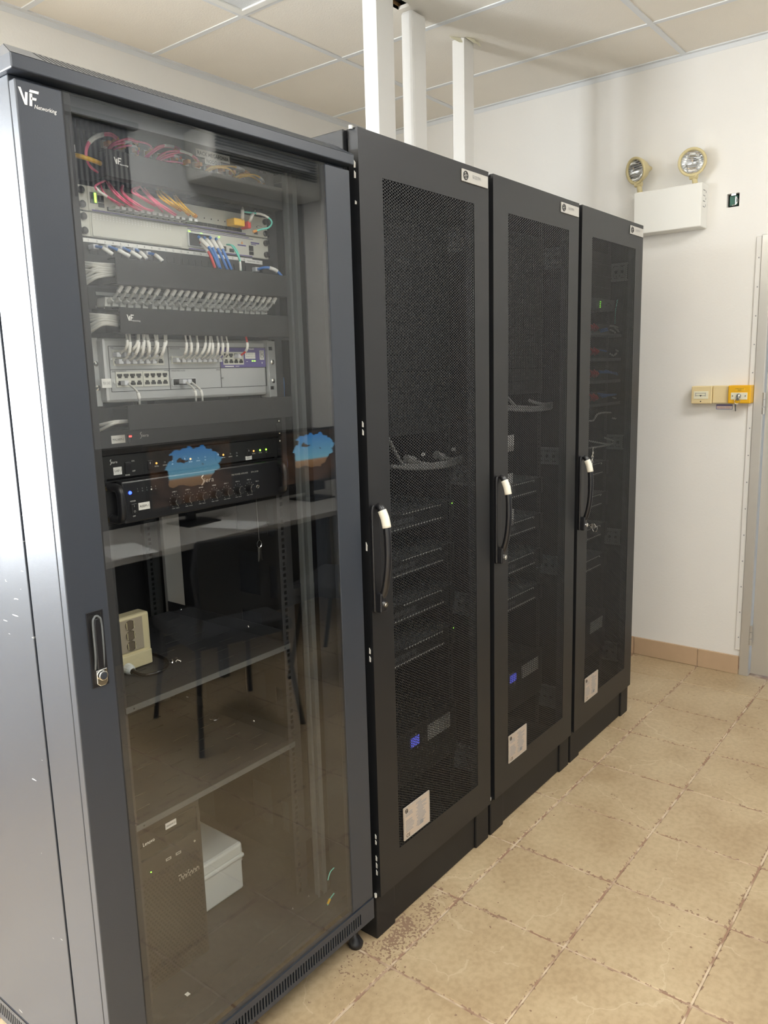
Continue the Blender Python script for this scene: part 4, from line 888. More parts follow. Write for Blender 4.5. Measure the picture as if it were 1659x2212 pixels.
screws(t, (1.249, 1.311), (-.6145,), 'brass', .0050, .148); screws(t, (1.249, 1.311), (-.1475,), 'brass', .0045, .148)
# shelves
def shelf(z, label):
    hl = []
    for i in range(5):
        for j in range(8):
            x = -.59+i*.088+(j % 2)*.03; y = .20+j*.052
            hl.append((x, x+.045, y, y+.0035))
    t = root('rack_shelf', (-.38, .35, z-.012), label, 'shelf', 'slotted shelves')
    build('shelf_plate', MB().plate(-.617, -.145, .151, .640, hl, z-.0015, z, 'z'), 'graphite_in', t)
    build('front_lip', MB().plate(-.617, -.145, z-.013, z, [(-.600, -.596, z-.009, z-.005), (-.166, -.162, z-.009, z-.005)], .149, .151, 'y'), 'bracket', t)
    build('shelf_flange', MB().box(-.618, -.616, .151, .64, z, z+.03).box(-.146, -.144, .151, .64, z, z+.03), 'graphite_in', t)
    for x, y in ((-.1475, .30), (-.1475, .58)): build('screw', MB().lathe((x, y, z+.016), (-1, 0, 0), [(0, .0045), (.002, .0035), (.003, .0003)], 10), 'chrome', t)
shelf(.857, 'upper slotted shelf carrying the cream power strip'); shelf(.594, 'lower slotted shelf above the tower server')
# power strip standing on the upper shelf
t = root('power_strip', (-.468, .34, .857), 'cream three socket power strip standing upright on the shelf', 'power strip')
bd_ = build('housing', MB().box(-.530, -.425, .325, .365, .8575, .985), 'beige', t, bevel=.006)
build('socket_panel', MB().box(-.522, -.446, .322, .3255, .902, .978), 'beige2', t, bevel=.001)
for k in range(3):
    z = .965-k*.0245
    so = build('socket', MB().lathe((-.480, .3215, z), (0, -1, 0), [(0, .0120), (.0015, .0118), (.0015, .0108), (.0006, .0104), (.0006, .0003)], 20), 'socketdark', t, smooth=False)
    build('socket_key', MB().box(-.4715, -.470, .3190, .3215, z-.008, z+.008).box(-.490, -.4885, .3190, .3215, z-.008, z+.008), 'beige', so)
build('lower_cover', MB().box(-.530, -.428, .3195, .3255, .860, .896), 'beige', t, bevel=.004)
build('cable_gland', MB().lathe((-.498, .318, .868), (0, -1, -.12), [(0, .013), (.012, .012), (.018, .009), (.020, .007)], 14), 'boxwhite', t, smooth=False)
build('power_cord', MB().tube([(-.498, .300, .866), (-.490, .270, .861), (-.465, .255, .861), (-.430, .265, .861), (-.402, .300, .861), (-.395, .345, .861), (-.400, .390, .861), (-.41, .42, .862), (-.40, .46, .866)], .0040, 8), 'plastic', t, smooth=True)
build('plug', MB().lathe((-.40, .455, .872), (.4, .8, .1), [(0, .006), (.008, .012), (.03, .014), (.035, .012), (.035, .0005)], 14), 'plastic', t, smooth=False)
# bits lying on the shelves
t = root('screw_heap', (-.398, .272, .857), 'small heap of screws lying on the upper shelf', 'screws')
rr = random.Random(5)
for k in range(6):
    a = rr.uniform(0, 3.1); x = -.398+rr.uniform(-.010, .010); y = .272+rr.uniform(-.008, .008); z = .8605+rr.uniform(0, .004)
    build('screw', MB().cyl((x, y, z), (x+.008*math.cos(a), y+.008*math.sin(a), z+.003), .0016, 6).cyl((x, y, z-.0005), (x+.0015*math.cos(a), y+.0015*math.sin(a), z), .0036, 8), 'chrome', t)
o = build('wire_ring', MB().tube([(-.178+.012*math.cos(a), .425+.012*math.sin(a), .5965) for a in [i*.5236 for i in range(1, 12)]], .0012, 6, sub=2), 'chrome', loc=(-.178, .425, .5955)); tag(o, 'open wire ring lying on the lower shelf', 'ring')
t = root('key_ring', (-.232, .148, 1.13), 'bunch of small keys hanging on the right rack rail', 'keys')
build('ring', MB().tube([(-.232+.007*math.cos(a), .146, 1.128+.009*math.sin(a)) for a in [i*.5236 for i in range(13)]], .0009, 6, sub=1), 'chrome', t)
for dx, a in ((-.004, -.1), (.002, .12)):
    build('key', MB().prism([(-.236+dx, 1.119), (-.229+dx, 1.119), (-.229+dx, 1.108), (-.231+dx+a*.03, 1.088), (-.234+dx+a*.03, 1.088), (-.236+dx, 1.108)], .144+dx*.2, .1455+dx*.2), 'chrome', t)
build('hanging_wire', MB().cyl((-.232, .146, 1.137), (-.232, .149, 1.236), .0006, 5), 'bracket', t)
# tower server
t = root('tower_server', (-.51, .4, .166), 'dark tower server with perforated bezel and ThinkSystem lettering', 'server')
build('case', MB().box(-.600, -.432, .192, .600, .1665, .556), 'graphite_in', t, bevel=.002)
bz = MB().plate(-.601, -.431, .1665, .560, [(-.592, -.440, .484, .545)], .180, .192, 'y')
build('bezel', bz, 'serverf', t, bevel=.002)
build('drive_bay', MB().box(-.592, -.440, .1845, .192, .486, .5140).box(-.592, -.440, .1845, .192, .516, .544), 'panelblk', t, bevel=.001)
l_ = build('name_label', MB().box(-.524, -.495, .1822, .1838, .527, .541), 'white', t); text('SERVIDOR 001', .0042, -.522, .1818, .532, 'print', l_, width=.025)
text('Lenovo', .0085, -.586, .1795, .519, 'white', t, width=.030, bold=.01); text('ThinkSystem', .0155, -.503, .1795, .388, 'badge', t, width=.058, bold=.015)
for x in (-.532, -.505): build('usb_port', MB().plate(x, x+.014, .455, .461, [(x+.002, x+.012, .4565, .4595)], .1788, .180, 'y'), 'badge', t)
build('button', MB().cyl((-.452, .180, .464), (-.452, .1785, .464), .0025, 12), 'badge', t); build('indicator', MB().cyl((-.572, .180, .451), (-.572, .1788, .451), .0013, 10), 'led_g', t)
pf = MB()
for i in range(17):
    for j in range(34):
        x = -.592+i*.0092+(j % 2)*.0046; z = .180+j*.0078
        if x < -.438: pf.add([(x+.0026*math.cos(a*1.0472), .1793, z+.0026*math.sin(a*1.0472)) for a in range(6)]+[(x+.0026*math.cos(a*1.0472), .1802, z+.0026*math.sin(a*1.0472)) for a in range(6)], [(0, 1, 2, 3, 4, 5)]+[(a, (a+1) % 6, 6+(a+1) % 6, 6+a) for a in range(6)])
tag(build('bezel_perforation', pf, 'port', t), kind='stuff')
# white plastic box
t = root('junction_case', (-.32, .38, .166), 'white plastic box with lid beside the tower server', 'box')
build('case', MB().box(-.425, -.224, .290, .470, .1665, .262), 'boxwhite', t, bevel=.006); build('lid', MB().box(-.427, -.222, .288, .472, .266, .302), 'boxwhite', t, bevel=.008)
build('lid_rim', MB().box(-.430, -.219, .285, .475, .258, .269), 'boxwhite', t, bevel=.004)
build('strap', MB().tube([(-.218, .31, .262), (-.205, .32, .258), (-.197, .33, .235), (-.198, .33, .218)], .006, 6), 'greyc', t, smooth=True)
for k, (x, y, lb) in enumerate(((-.560, .10, 'small white paper square on the cabinet floor'),)):
    o = build('paper_scrap', MB().box(x, x+.009, y, y+.010, .1731, .1735), 'white', loc=(x, y, .173)); tag(o, lb, 'paper')
for k, (x, y) in enumerate(((-.155, .118), (-.215, .117))):
    o = build('loose_screw', MB().lathe((x, y, .173), (0, 0, 1), [(0, .004), (.002, .0035), (.004, .0003)], 10), 'chrome', loc=(x, y, .173)); tag(o, ['loose screw on the cabinet floor, the right one', 'loose screw on the cabinet floor, the left one'][k], 'screw')
o = build('trunking_offcut', MB().box(-.140, -.082, .645, .660, .70, 1.23), 'duct', loc=(-.113, .657, .70), bevel=.002); tag(o, 'white trunking offcut standing at the back of the glass door cabinet', 'trunking')
# red, blue and striped cords down the right side
for k, (x, m_, z0, z1, lb) in enumerate(((-.108, 'red', 1.44, 1.66, 'thick red cable hanging beside the silver unit, left one'), (-.100, 'red', 1.44, 1.66, 'thick red cable hanging beside the silver unit, right one'), (-.090, 'blue', 1.38, 1.66, 'blue cable hanging at the right of the silver unit'),
        (-.098, 'yellow', 1.34, 1.45, 'yellow cable end bending down behind the right rail'), (-.092, 'blue', 1.24, 1.40, 'blue cable running down beside the audio units'), (-.104, 'red', 1.04, 1.28, 'red cable with free end below the amplifier'))):
    o = build('hanging_cable', MB().tube([(x, .195, z1), (x-.004, .19, (z0*2+z1)/3+.05), (x+.004, .19, (z0+z1)/2-.02), (x-.003, .192, z0)], .0045, 8), m_, loc=(x, .19, z0), smooth=True); tag(o, lb, 'cable')
# cord paths
PINK_TOP=[[(-0.585,0.13,1.889),(-0.612,0.117,1.894),(-0.627,0.104,1.911),(-0.619,0.104,1.932),(-0.594,0.111,1.95),(-0.563,0.119,1.96),(-0.538,0.132,1.958),(-0.527,0.145,1.956)],[(-0.588,0.13,1.89),(-0.614,0.117,1.898),(-0.625,0.104,1.912),(-0.616,0.104,1.931),(-0.591,0.111,1.948),(-0.564,0.119,1.956),(-0.542,0.132,1.955),(-0.544,0.145,1.953)],[(-0.564,0.13,1.934),(-0.565,0.112,1.94),(-0.555,0.103,1.946),(-0.527,0.112,1.957),(-0.503,0.127,1.959),(-0.489,0.145,1.959)],[(-0.561,0.13,1.934),(-0.563,0.107,1.938),(-0.545,0.107,1.945),(-0.516,0.123,1.957),(-0.491,0.145,1.962)],[(-0.552,0.13,1.936),(-0.551,0.112,1.937),(-0.538,0.103,1.941),(-0.515,0.112,1.944),(-0.5,0.127,1.939),(-0.493,0.145,1.942)],[(-0.538,0.13,1.95),(-0.532,0.112,1.954),(-0.519,0.103,1.952),(-0.49,0.112,1.955),(-0.469,0.127,1.955),(-0.461,0.145,1.955)],[(-0.486,0.13,1.933),(-0.482,0.112,1.942),(-0.471,0.103,1.952),(-0.444,0.112,1.961),(-0.406,0.127,1.966),(-0.384,0.145,1.966)],[(-0.48,0.13,1.934),(-0.48,0.107,1.941),(-0.461,0.107,1.953),(-0.432,0.123,1.963),(-0.394,0.145,1.97)],[(-0.459,0.13,1.933),(-0.457,0.115,1.942),(-0.448,0.1,1.947),(-0.416,0.107,1.955),(-0.382,0.115,1.955),(-0.355,0.13,1.952),(-0.342,0.145,1.944)],[(-0.455,0.13,1.933),(-0.454,0.112,1.939),(-0.436,0.103,1.946),(-0.405,0.112,1.955),(-0.372,0.127,1.957),(-0.347,0.145,1.956)],[(-0.451,0.13,1.934),(-0.453,0.107,1.936),(-0.433,0.107,1.943),(-0.407,0.123,1.949),(-0.387,0.145,1.954)],[(-0.447,0.13,1.935),(-0.452,0.1,1.928),(-0.42,0.115,1.935),(-0.378,0.145,1.944)]]
YELLOW_TOP=[[(-0.343,0.13,1.93),(-0.341,0.107,1.938),(-0.303,0.107,1.947),(-0.251,0.123,1.955),(-0.204,0.145,1.956)],[(-0.335,0.13,1.933),(-0.329,0.107,1.939),(-0.297,0.107,1.943),(-0.265,0.123,1.94),(-0.252,0.145,1.938)],[(-0.268,0.13,1.93),(-0.259,0.107,1.937),(-0.219,0.107,1.943),(-0.181,0.123,1.939),(-0.164,0.145,1.936)],[(-0.26,0.13,1.931),(-0.256,0.1,1.934),(-0.219,0.115,1.94),(-0.17,0.145,1.942)]]
PINK_LOW=[[(-0.575,0.13,1.878),(-0.6,0.115,1.866),(-0.616,0.1,1.856),(-0.61,0.1,1.85),(-0.594,0.1,1.843),(-0.569,0.113,1.839),(-0.551,0.125,1.837)],[(-0.585,0.13,1.869),(-0.597,0.107,1.853),(-0.591,0.1,1.843),(-0.57,0.106,1.838),(-0.543,0.125,1.839)],[(-0.572,0.13,1.877),(-0.578,0.107,1.858),(-0.568,0.1,1.845),(-0.545,0.106,1.837),(-0.511,0.125,1.834)],[(-0.568,0.13,1.877),(-0.573,0.107,1.859),(-0.563,0.1,1.846),(-0.54,0.106,1.838),(-0.503,0.125,1.835)],[(-0.538,0.13,1.876),(-0.555,0.112,1.862),(-0.556,0.1,1.85),(-0.539,0.1,1.84),(-0.512,0.11,1.836),(-0.481,0.125,1.837)],[(-0.537,0.13,1.875),(-0.552,0.112,1.861),(-0.549,0.1,1.848),(-0.533,0.1,1.841),(-0.506,0.11,1.836),(-0.477,0.125,1.839)],[(-0.5,0.13,1.879),(-0.528,0.112,1.869),(-0.54,0.1,1.859),(-0.53,0.1,1.855),(-0.505,0.11,1.851),(-0.472,0.125,1.847)],[(-0.504,0.13,1.876),(-0.529,0.107,1.864),(-0.523,0.1,1.855),(-0.5,0.106,1.85),(-0.47,0.125,1.848)],[(-0.498,0.13,1.878),(-0.502,0.107,1.862),(-0.49,0.1,1.849),(-0.463,0.106,1.84),(-0.426,0.125,1.836)],[(-0.49,0.13,1.878),(-0.495,0.107,1.861),(-0.482,0.1,1.848),(-0.457,0.106,1.842),(-0.423,0.125,1.838)],[(-0.494,0.13,1.874),(-0.502,0.1,1.855),(-0.488,0.1,1.845),(-0.455,0.125,1.839)]]
YELLOW_LOW=[[(-0.462,0.13,1.877),(-0.479,0.1,1.86),(-0.459,0.1,1.85),(-0.412,0.125,1.848)],[(-0.458,0.13,1.879),(-0.47,0.1,1.861),(-0.447,0.1,1.85),(-0.404,0.125,1.849)],[(-0.452,0.13,1.879),(-0.454,0.1,1.86),(-0.435,0.1,1.849),(-0.392,0.125,1.842)],[(-0.422,0.13,1.874),(-0.435,0.1,1.854),(-0.418,0.1,1.843),(-0.375,0.125,1.84)],[(-0.418,0.13,1.875),(-0.427,0.1,1.855),(-0.411,0.1,1.844),(-0.373,0.125,1.842)]]
YELLOW_LEFT=[[(-0.638,0.13,1.912),(-0.631,0.11,1.906),(-0.613,0.107,1.903),(-0.581,0.12,1.903)]]
AQUA=[[(-0.246,0.12,1.866),(-0.225,0.111,1.865),(-0.207,0.103,1.863),(-0.195,0.094,1.854),(-0.192,0.093,1.845),(-0.198,0.099,1.836),(-0.21,0.104,1.833),(-0.233,0.11,1.825)],[(-0.292,0.13,1.795),(-0.293,0.115,1.792),(-0.295,0.1,1.778),(-0.285,0.1,1.761),(-0.284,0.1,1.739)],[(-0.288,0.13,1.795),(-0.287,0.115,1.791),(-0.289,0.1,1.776),(-0.284,0.1,1.759),(-0.282,0.1,1.739)]]
BLUE=[[(-0.371,0.125,1.802),(-0.371,0.113,1.792),(-0.365,0.1,1.777),(-0.352,0.1,1.758),(-0.342,0.1,1.74)],[(-0.356,0.125,1.802),(-0.356,0.108,1.787),(-0.349,0.1,1.766),(-0.339,0.1,1.738)],[(-0.341,0.125,1.804),(-0.342,0.108,1.787),(-0.336,0.1,1.767),(-0.32,0.1,1.738)],[(-0.325,0.125,1.803),(-0.327,0.108,1.785),(-0.322,0.1,1.764),(-0.309,0.1,1.739)]]
RED=[[(-0.366,0.125,1.791),(-0.364,0.108,1.775),(-0.361,0.1,1.757),(-0.354,0.1,1.739)]]
WHITE_UP=[[(-0.251,0.12,1.874),(-0.26,0.11,1.86),(-0.253,0.12,1.847)],[(-0.215,0.12,1.873),(-0.235,0.11,1.856),(-0.235,0.12,1.845)]]
BLUE_RIGHT=[[(-0.201,0.135,1.752),(-0.19,0.118,1.755),(-0.172,0.107,1.749),(-0.162,0.1,1.737)]]
BLUE_LEFT=[[(-0.605,0.13,1.759),(-0.604,0.11,1.754),(-0.592,0.1,1.743)],[(-0.578,0.13,1.761),(-0.575,0.11,1.754),(-0.556,0.1,1.743)],[(-0.548,0.13,1.762),(-0.545,0.11,1.753),(-0.531,0.1,1.742)],[(-0.52,0.13,1.762),(-0.523,0.11,1.753),(-0.519,0.1,1.742)],[(-0.491,0.13,1.758),(-0.49,0.11,1.752),(-0.483,0.1,1.741)]]
GREY_LEFT_A=[[(-0.639,0.13,1.728),(-0.644,0.11,1.725),(-0.632,0.09,1.722),(-0.59,0.1,1.725)],[(-0.639,0.13,1.724),(-0.645,0.11,1.721),(-0.632,0.09,1.717),(-0.591,0.1,1.715)],[(-0.64,0.13,1.719),(-0.645,0.11,1.717),(-0.632,0.09,1.72),(-0.591,0.1,1.722)],[(-0.64,0.13,1.714),(-0.646,0.11,1.712),(-0.633,0.09,1.709),(-0.592,0.1,1.709)],[(-0.641,0.13,1.708),(-0.646,0.11,1.706),(-0.632,0.09,1.715),(-0.591,0.1,1.718)],[(-0.642,0.13,1.7),(-0.647,0.11,1.698),(-0.633,0.09,1.711),(-0.591,0.1,1.714)],[(-0.642,0.13,1.695),(-0.648,0.11,1.693),(-0.634,0.09,1.703),(-0.592,0.1,1.712)],[(-0.643,0.13,1.69),(-0.648,0.11,1.687),(-0.634,0.09,1.699),(-0.592,0.1,1.707)]]
GREY_LEFT_B=[[(-0.638,0.13,1.637),(-0.642,0.11,1.635),(-0.629,0.09,1.633),(-0.591,0.1,1.633)],[(-0.638,0.13,1.631),(-0.642,0.11,1.63),(-0.629,0.09,1.632),(-0.591,0.1,1.63)],[(-0.639,0.13,1.625),(-0.643,0.11,1.624),(-0.63,0.09,1.629),(-0.592,0.1,1.627)],[(-0.64,0.13,1.617),(-0.644,0.11,1.616),(-0.63,0.09,1.625),(-0.592,0.1,1.622)],[(-0.64,0.13,1.611),(-0.644,0.11,1.61),(-0.631,0.09,1.62),(-0.592,0.1,1.618)],[(-0.641,0.13,1.605),(-0.645,0.11,1.604),(-0.631,0.09,1.617),(-0.593,0.1,1.616)]]
GREY_LEFT_C=[[(-0.635,0.13,1.434),(-0.641,0.11,1.436),(-0.625,0.09,1.441),(-0.587,0.1,1.44)],[(-0.636,0.13,1.425),(-0.641,0.11,1.427),(-0.626,0.09,1.438),(-0.587,0.1,1.439)]]
GE1=[[(0.199,0.09,1.343),(0.219,0.09,1.316),(0.236,0.09,1.293),(0.263,0.095,1.269),(0.285,0.1,1.261)],[(0.205,0.09,1.267),(0.247,0.09,1.26),(0.309,0.09,1.251),(0.374,0.09,1.248),(0.442,0.09,1.245),(0.518,0.093,1.246),(0.582,0.095,1.254),(0.617,0.097,1.276),(0.635,0.1,1.295)],[(0.247,0.09,1.259),(0.293,0.09,1.251),(0.374,0.09,1.243),(0.46,0.09,1.238),(0.534,0.091,1.241),(0.588,0.094,1.249),(0.62,0.097,1.267),(0.637,0.1,1.286)],[(0.262,0.09,1.264),(0.309,0.09,1.258),(0.374,0.09,1.252),(0.442,0.09,1.25),(0.516,0.091,1.251),(0.573,0.094,1.261),(0.608,0.097,1.276),(0.633,0.1,1.295)],[(0.278,0.09,1.281),(0.316,0.09,1.271),(0.346,0.093,1.262),(0.405,0.1,1.251)],[(0.422,0.09,1.278),(0.46,0.09,1.266),(0.501,0.093,1.257),(0.548,0.1,1.253)]]
GE3_TEAL=[[(1.777,0.1,1.948),(1.784,0.1,1.876),(1.791,0.1,1.828),(1.773,0.1,1.783),(1.756,0.1,1.742),(1.754,0.1,1.69)],[(1.791,0.1,1.839),(1.787,0.1,1.784),(1.781,0.1,1.735),(1.814,0.1,1.684)],[(1.794,0.1,1.832),(1.803,0.1,1.774),(1.816,0.1,1.729),(1.849,0.1,1.685)],[(1.809,0.1,1.68),(1.86,0.1,1.666),(1.896,0.1,1.644),(1.884,0.1,1.617),(1.844,0.1,1.601),(1.805,0.1,1.593)]]
GE3_GREY=[[(1.702,0.1,1.679),(1.752,0.097,1.678),(1.793,0.093,1.668),(1.805,0.09,1.634),(1.812,0.093,1.604),(1.787,0.097,1.578),(1.748,0.1,1.559)],[(1.75,0.1,1.675),(1.776,0.09,1.656),(1.826,0.1,1.643)],[(1.703,0.1,1.664),(1.707,0.09,1.659),(1.761,0.1,1.653)],[(1.785,0.1,1.582),(1.8,0.09,1.581),(1.876,0.1,1.582)],[(1.766,0.1,1.584),(1.781,0.09,1.574),(1.847,0.1,1.557)],[(1.709,0.1,1.568),(1.738,0.1,1.561)],[(1.748,0.1,1.388),(1.817,0.095,1.374),(1.867,0.09,1.352),(1.897,0.095,1.331),(1.884,0.1,1.321)],[(1.872,0.1,1.348),(1.847,0.093,1.318),(1.797,0.093,1.297),(1.749,0.1,1.302)],[(1.507,0.1,1.306),(1.541,0.093,1.306),(1.589,0.093,1.33),(1.732,0.1,1.326)],[(1.515,0.1,1.225),(1.609,0.093,1.209),(1.705,0.093,1.195),(1.78,0.1,1.196)],[(1.671,0.1,1.225),(1.705,0.09,1.215),(1.79,0.1,1.198)],[(1.516,0.1,1.197),(1.574,0.09,1.196),(1.731,0.1,1.191)],[(1.82,0.1,1.509),(1.897,0.1,1.507)]]
GE3_BLUE=[[(1.625,0.11,1.661),(1.65,0.09,1.668)],[(1.63,0.11,1.654),(1.66,0.09,1.661)],[(1.629,0.11,1.583),(1.646,0.09,1.577)],[(1.624,0.11,1.499),(1.675,0.1,1.494),(1.797,0.09,1.483)],[(1.633,0.11,1.493),(1.723,0.1,1.49),(1.787,0.09,1.478)],[(1.689,0.11,1.5),(1.752,0.1,1.491),(1.802,0.09,1.486)],[(1.619,0.11,1.409),(1.698,0.103,1.402),(1.819,0.097,1.401),(1.873,0.09,1.411)],[(1.638,0.11,1.4),(1.728,0.1,1.397),(1.822,0.09,1.405)],[(1.657,0.11,1.392),(1.656,0.09,1.396)]]
GE3_RED=[[(1.503,0.1,1.681),(1.491,0.085,1.666),(1.532,0.11,1.656)],[(1.523,0.1,1.676),(1.51,0.085,1.666),(1.551,0.11,1.66)],[(1.542,0.1,1.682),(1.53,0.085,1.667),(1.57,0.11,1.656)],[(1.561,0.1,1.677),(1.549,0.085,1.667),(1.59,0.11,1.66)],[(1.512,0.1,1.589),(1.5,0.085,1.575),(1.54,0.11,1.563)],[(1.531,0.1,1.584),(1.519,0.085,1.575),(1.559,0.11,1.567)],[(1.55,0.1,1.59),(1.538,0.085,1.575),(1.579,0.11,1.563)],[(1.57,0.1,1.584),(1.558,0.085,1.575),(1.599,0.11,1.567)],[(1.511,0.1,1.504),(1.5,0.085,1.49),(1.54,0.11,1.477)],[(1.531,0.1,1.498),(1.519,0.085,1.489),(1.559,0.11,1.48)],[(1.55,0.1,1.504),(1.538,0.085,1.489),(1.579,0.11,1.476)],[(1.57,0.1,1.498),(1.558,0.085,1.489),(1.598,0.11,1.479)],[(1.511,0.1,1.411),(1.5,0.085,1.397),(1.54,0.11,1.382)],[(1.531,0.1,1.405),(1.519,0.085,1.396),(1.559,0.11,1.385)],[(1.55,0.1,1.409),(1.538,0.085,1.395),(1.579,0.11,1.381)],[(1.57,0.1,1.403),(1.558,0.085,1.394),(1.599,0.11,1.384)]]
GE2=[[(0.842,0.09,1.427),(0.875,0.09,1.405),(0.93,0.1,1.388)],[(0.842,0.09,1.388),(0.912,0.09,1.38),(1.038,0.09,1.373),(1.17,0.095,1.374),(1.244,0.1,1.388)],[(0.846,0.09,1.395),(0.936,0.09,1.389),(1.051,0.09,1.382),(1.169,0.095,1.383),(1.244,0.1,1.398)],[(0.992,0.09,1.409),(1.051,0.09,1.397),(1.124,0.093,1.39),(1.236,0.1,1.392)]]
# ------------------------------------------------------------------ patch cords (jacket paths in metres)
def interp(pts, t):
    P = [Vector(p) for p in pts]; L = [0]
    for a, b in zip(P, P[1:]): L.append(L[-1]+(b-a).length)
    s = t*L[-1]
    for i in range(len(P)-1):
        if s <= L[i+1] or i == len(P)-2:
            return P[i].lerp(P[i+1], (s-L[i])/max(L[i+1]-L[i], 1e-6))
def smooth_path(pts, sub=4):
    P = [Vector(p) for p in pts]
    if len(P) < 3: return P
    Q = []
    for i in range(len(P)-1):
        a = P[max(i-1, 0)]; b = P[i]; c = P[i+1]; d = P[min(i+2, len(P)-1)]
        for k in range(sub):
            t = k/sub; Q.append(.5*((2*b)+(c-a)*t+(2*a-5*b+4*c-d)*t*t+(3*b-a-3*c+d)*t**3))
    return Q+[P[-1]]
def cord(pts, r, m_, label, group=None, sleeve=None, plug=None, name='patch_cable', plug_m='clear', sm='white', boot=None):
    P = smooth_path(pts)
    o = build(name, MB().tube(P, r, 7, sub=1), m_, loc=tuple(P[0]), smooth=True); tag(o, label, 'cable', group)
    n = len(P)-1
    if sleeve:
        q = [interp(P, sleeve[0]+(sleeve[1]-sleeve[0])*k/3) for k in range(4)]
        build('label_sleeve', MB().tube(q, r*1.45, 8, sub=1), sm, o, smooth=True)
    if plug is not None:
        e = P[-1] if plug > 0 else P[0]; b = P[-2] if plug > 0 else P[1]
        d = (e-b).normalized(); w = abs(plug)
        build('plug', MB().box(e.x-w, e.x+w, min(e.y, e.y+.018), max(e.y+.001, e.y+.018), e.z-w*.8, e.z+w*.8), plug_m, o, bevel=.001)
    if boot:
        e = P[-1]; q = [interp(P, 1-boot), e]; build('boot', MB().tube(q, r*1.5, 8, sub=1), 'orange', o)
    return o
GP = 'pink fibre cords in the top panel'
for k, p in enumerate(PINK_TOP):
    cord(p, .0019, 'pink', 'pink fibre cord arching out of the top fibre panel over its cover', GP, (.42, .66) if k in (0, 1, 3, 4, 6, 8, 10) else None, name='fibre_cable', boot=.12)
for k, p in enumerate(YELLOW_TOP): cord(p, .0019, 'yellow', 'yellow fibre cord arching out of the right end of the top fibre panel', 'yellow fibre cords in the top panel', (.62, .85) if k in (0, 2) else None, name='fibre_cable', boot=.12)
for k, p in enumerate(PINK_LOW): cord(p, .0019, 'pink', 'pink fibre cord dropping from behind the top cover into the fibre switch', 'pink fibre cords in the fibre switch', (.42, .62) if k == 0 else None, name='fibre_cable')
for k, p in enumerate(YELLOW_LOW): cord(p, .0020, 'yellow', 'yellow fibre cord dropping into the middle of the fibre switch', 'yellow fibre cords in the fibre switch', name='fibre_cable', boot=.12)
cord(YELLOW_LEFT[0], .0042, 'yellow', 'single thick yellow cable entering from the left of the top cover', name='fibre_cable')
cord(AQUA[0], .0019, 'aqua', 'aqua fibre cord curling round the right end of the fibre switch', None, (.22, .46), name='fibre_cable', boot=.08)
cord(AQUA[1], .0017, 'aqua', 'aqua fibre cord bending down from the module switch, outer one', None, (.76, 1), name='fibre_cable'); cord(AQUA[2], .0017, 'aqua', 'aqua fibre cord bending down from the module switch, inner one', name='fibre_cable')
for k, p in enumerate(BLUE): cord(p, .0031, 'blue', 'blue network cord with white sleeve hanging from the module switch', 'blue cords in the module switch', (.12, .42))
cord(RED[0], .0031, 'red', 'red network cord with white sleeve hanging from the module switch', None, (.05, .45))
for k, p in enumerate(WHITE_UP):
    o = cord(p, .0026, 'white', ['white sleeved cord rising from the yellow plug on the fibre switch', 'white sleeved cord rising from the red plug on the fibre switch'][k], None, (.2, .9))
    e = p[-1]; build('plug', MB().box(e[0]-(.026 if k == 0 else .005), e[0]+.004, e[1]-.004, e[1]+.022, e[2]-.012, e[2]+.003), ('yellow', 'red')[k], o, bevel=.002)
cord(BLUE_RIGHT[0], .0031, 'blue', 'blue network cord in the last port of the numbered panel', None, (.45, .78), plug=-.006)
for k, p in enumerate(BLUE_LEFT): cord(p, .0028, 'blue', 'blue network cord with white sleeve in the left ports of the numbered panel', 'blue cords in the numbered panel', (.5, 1), plug=-.0055)
for D_, w_, n_ in ((GREY_LEFT_A, 'beside the cover below the numbered panel', 'upper'), (GREY_LEFT_B, 'beside the second logo cover', 'middle'), (GREY_LEFT_C, 'beside the cover below the silver unit', 'lower')):
    for p in D_: cord(p, .0030, 'greyc', 'light grey network cable in the %s left bundle, %s' % (n_, w_), '%s left bundle of grey cables' % n_, name='network_cable')
# angled grey plugs with cords in the 24 port panel
rr = random.Random(11); first = None
for k in range(24):
    x = -.598+k*.0165+(k//6)*.0045
    dx = rr.uniform(.004, .016)
    if first is None:
        o = build('patch_cable', MB().tube([(x+.004, .122, 1.663), (x+.008, .108, 1.668), (x+.012, .100, 1.680), (x+.012+dx, .098, 1.692)], .0029, 7), 'greyc', loc=(x, .12, 1.66), smooth=True)
        tag(o, 'grey patch cord with angled plug in the row of grey plugs', 'cable', 'grey cords with angled plugs')
        build('plug', MB().prism([(x-.0065, 1.6520), (x+.0062, 1.6520), (x+.0075, 1.6690), (x-.0040, 1.6690)], .120, .147).tube([(x+.002, .120, 1.661), (x+.006, .112, 1.665)], (.0052), 8, sub=1), 'greyc', o, bevel=.001)
        build('label_sleeve', MB().tube([(x+.0115, .1005, 1.677), (x+.012+dx*.7, (.098), 1.688)], .0042, 8, sub=1), 'white', o)
        first = o; fx = x
    else: copy_tree(first, (first.location.x+x-fx, .12, 1.66+rr.uniform(-.0006, .0006)))
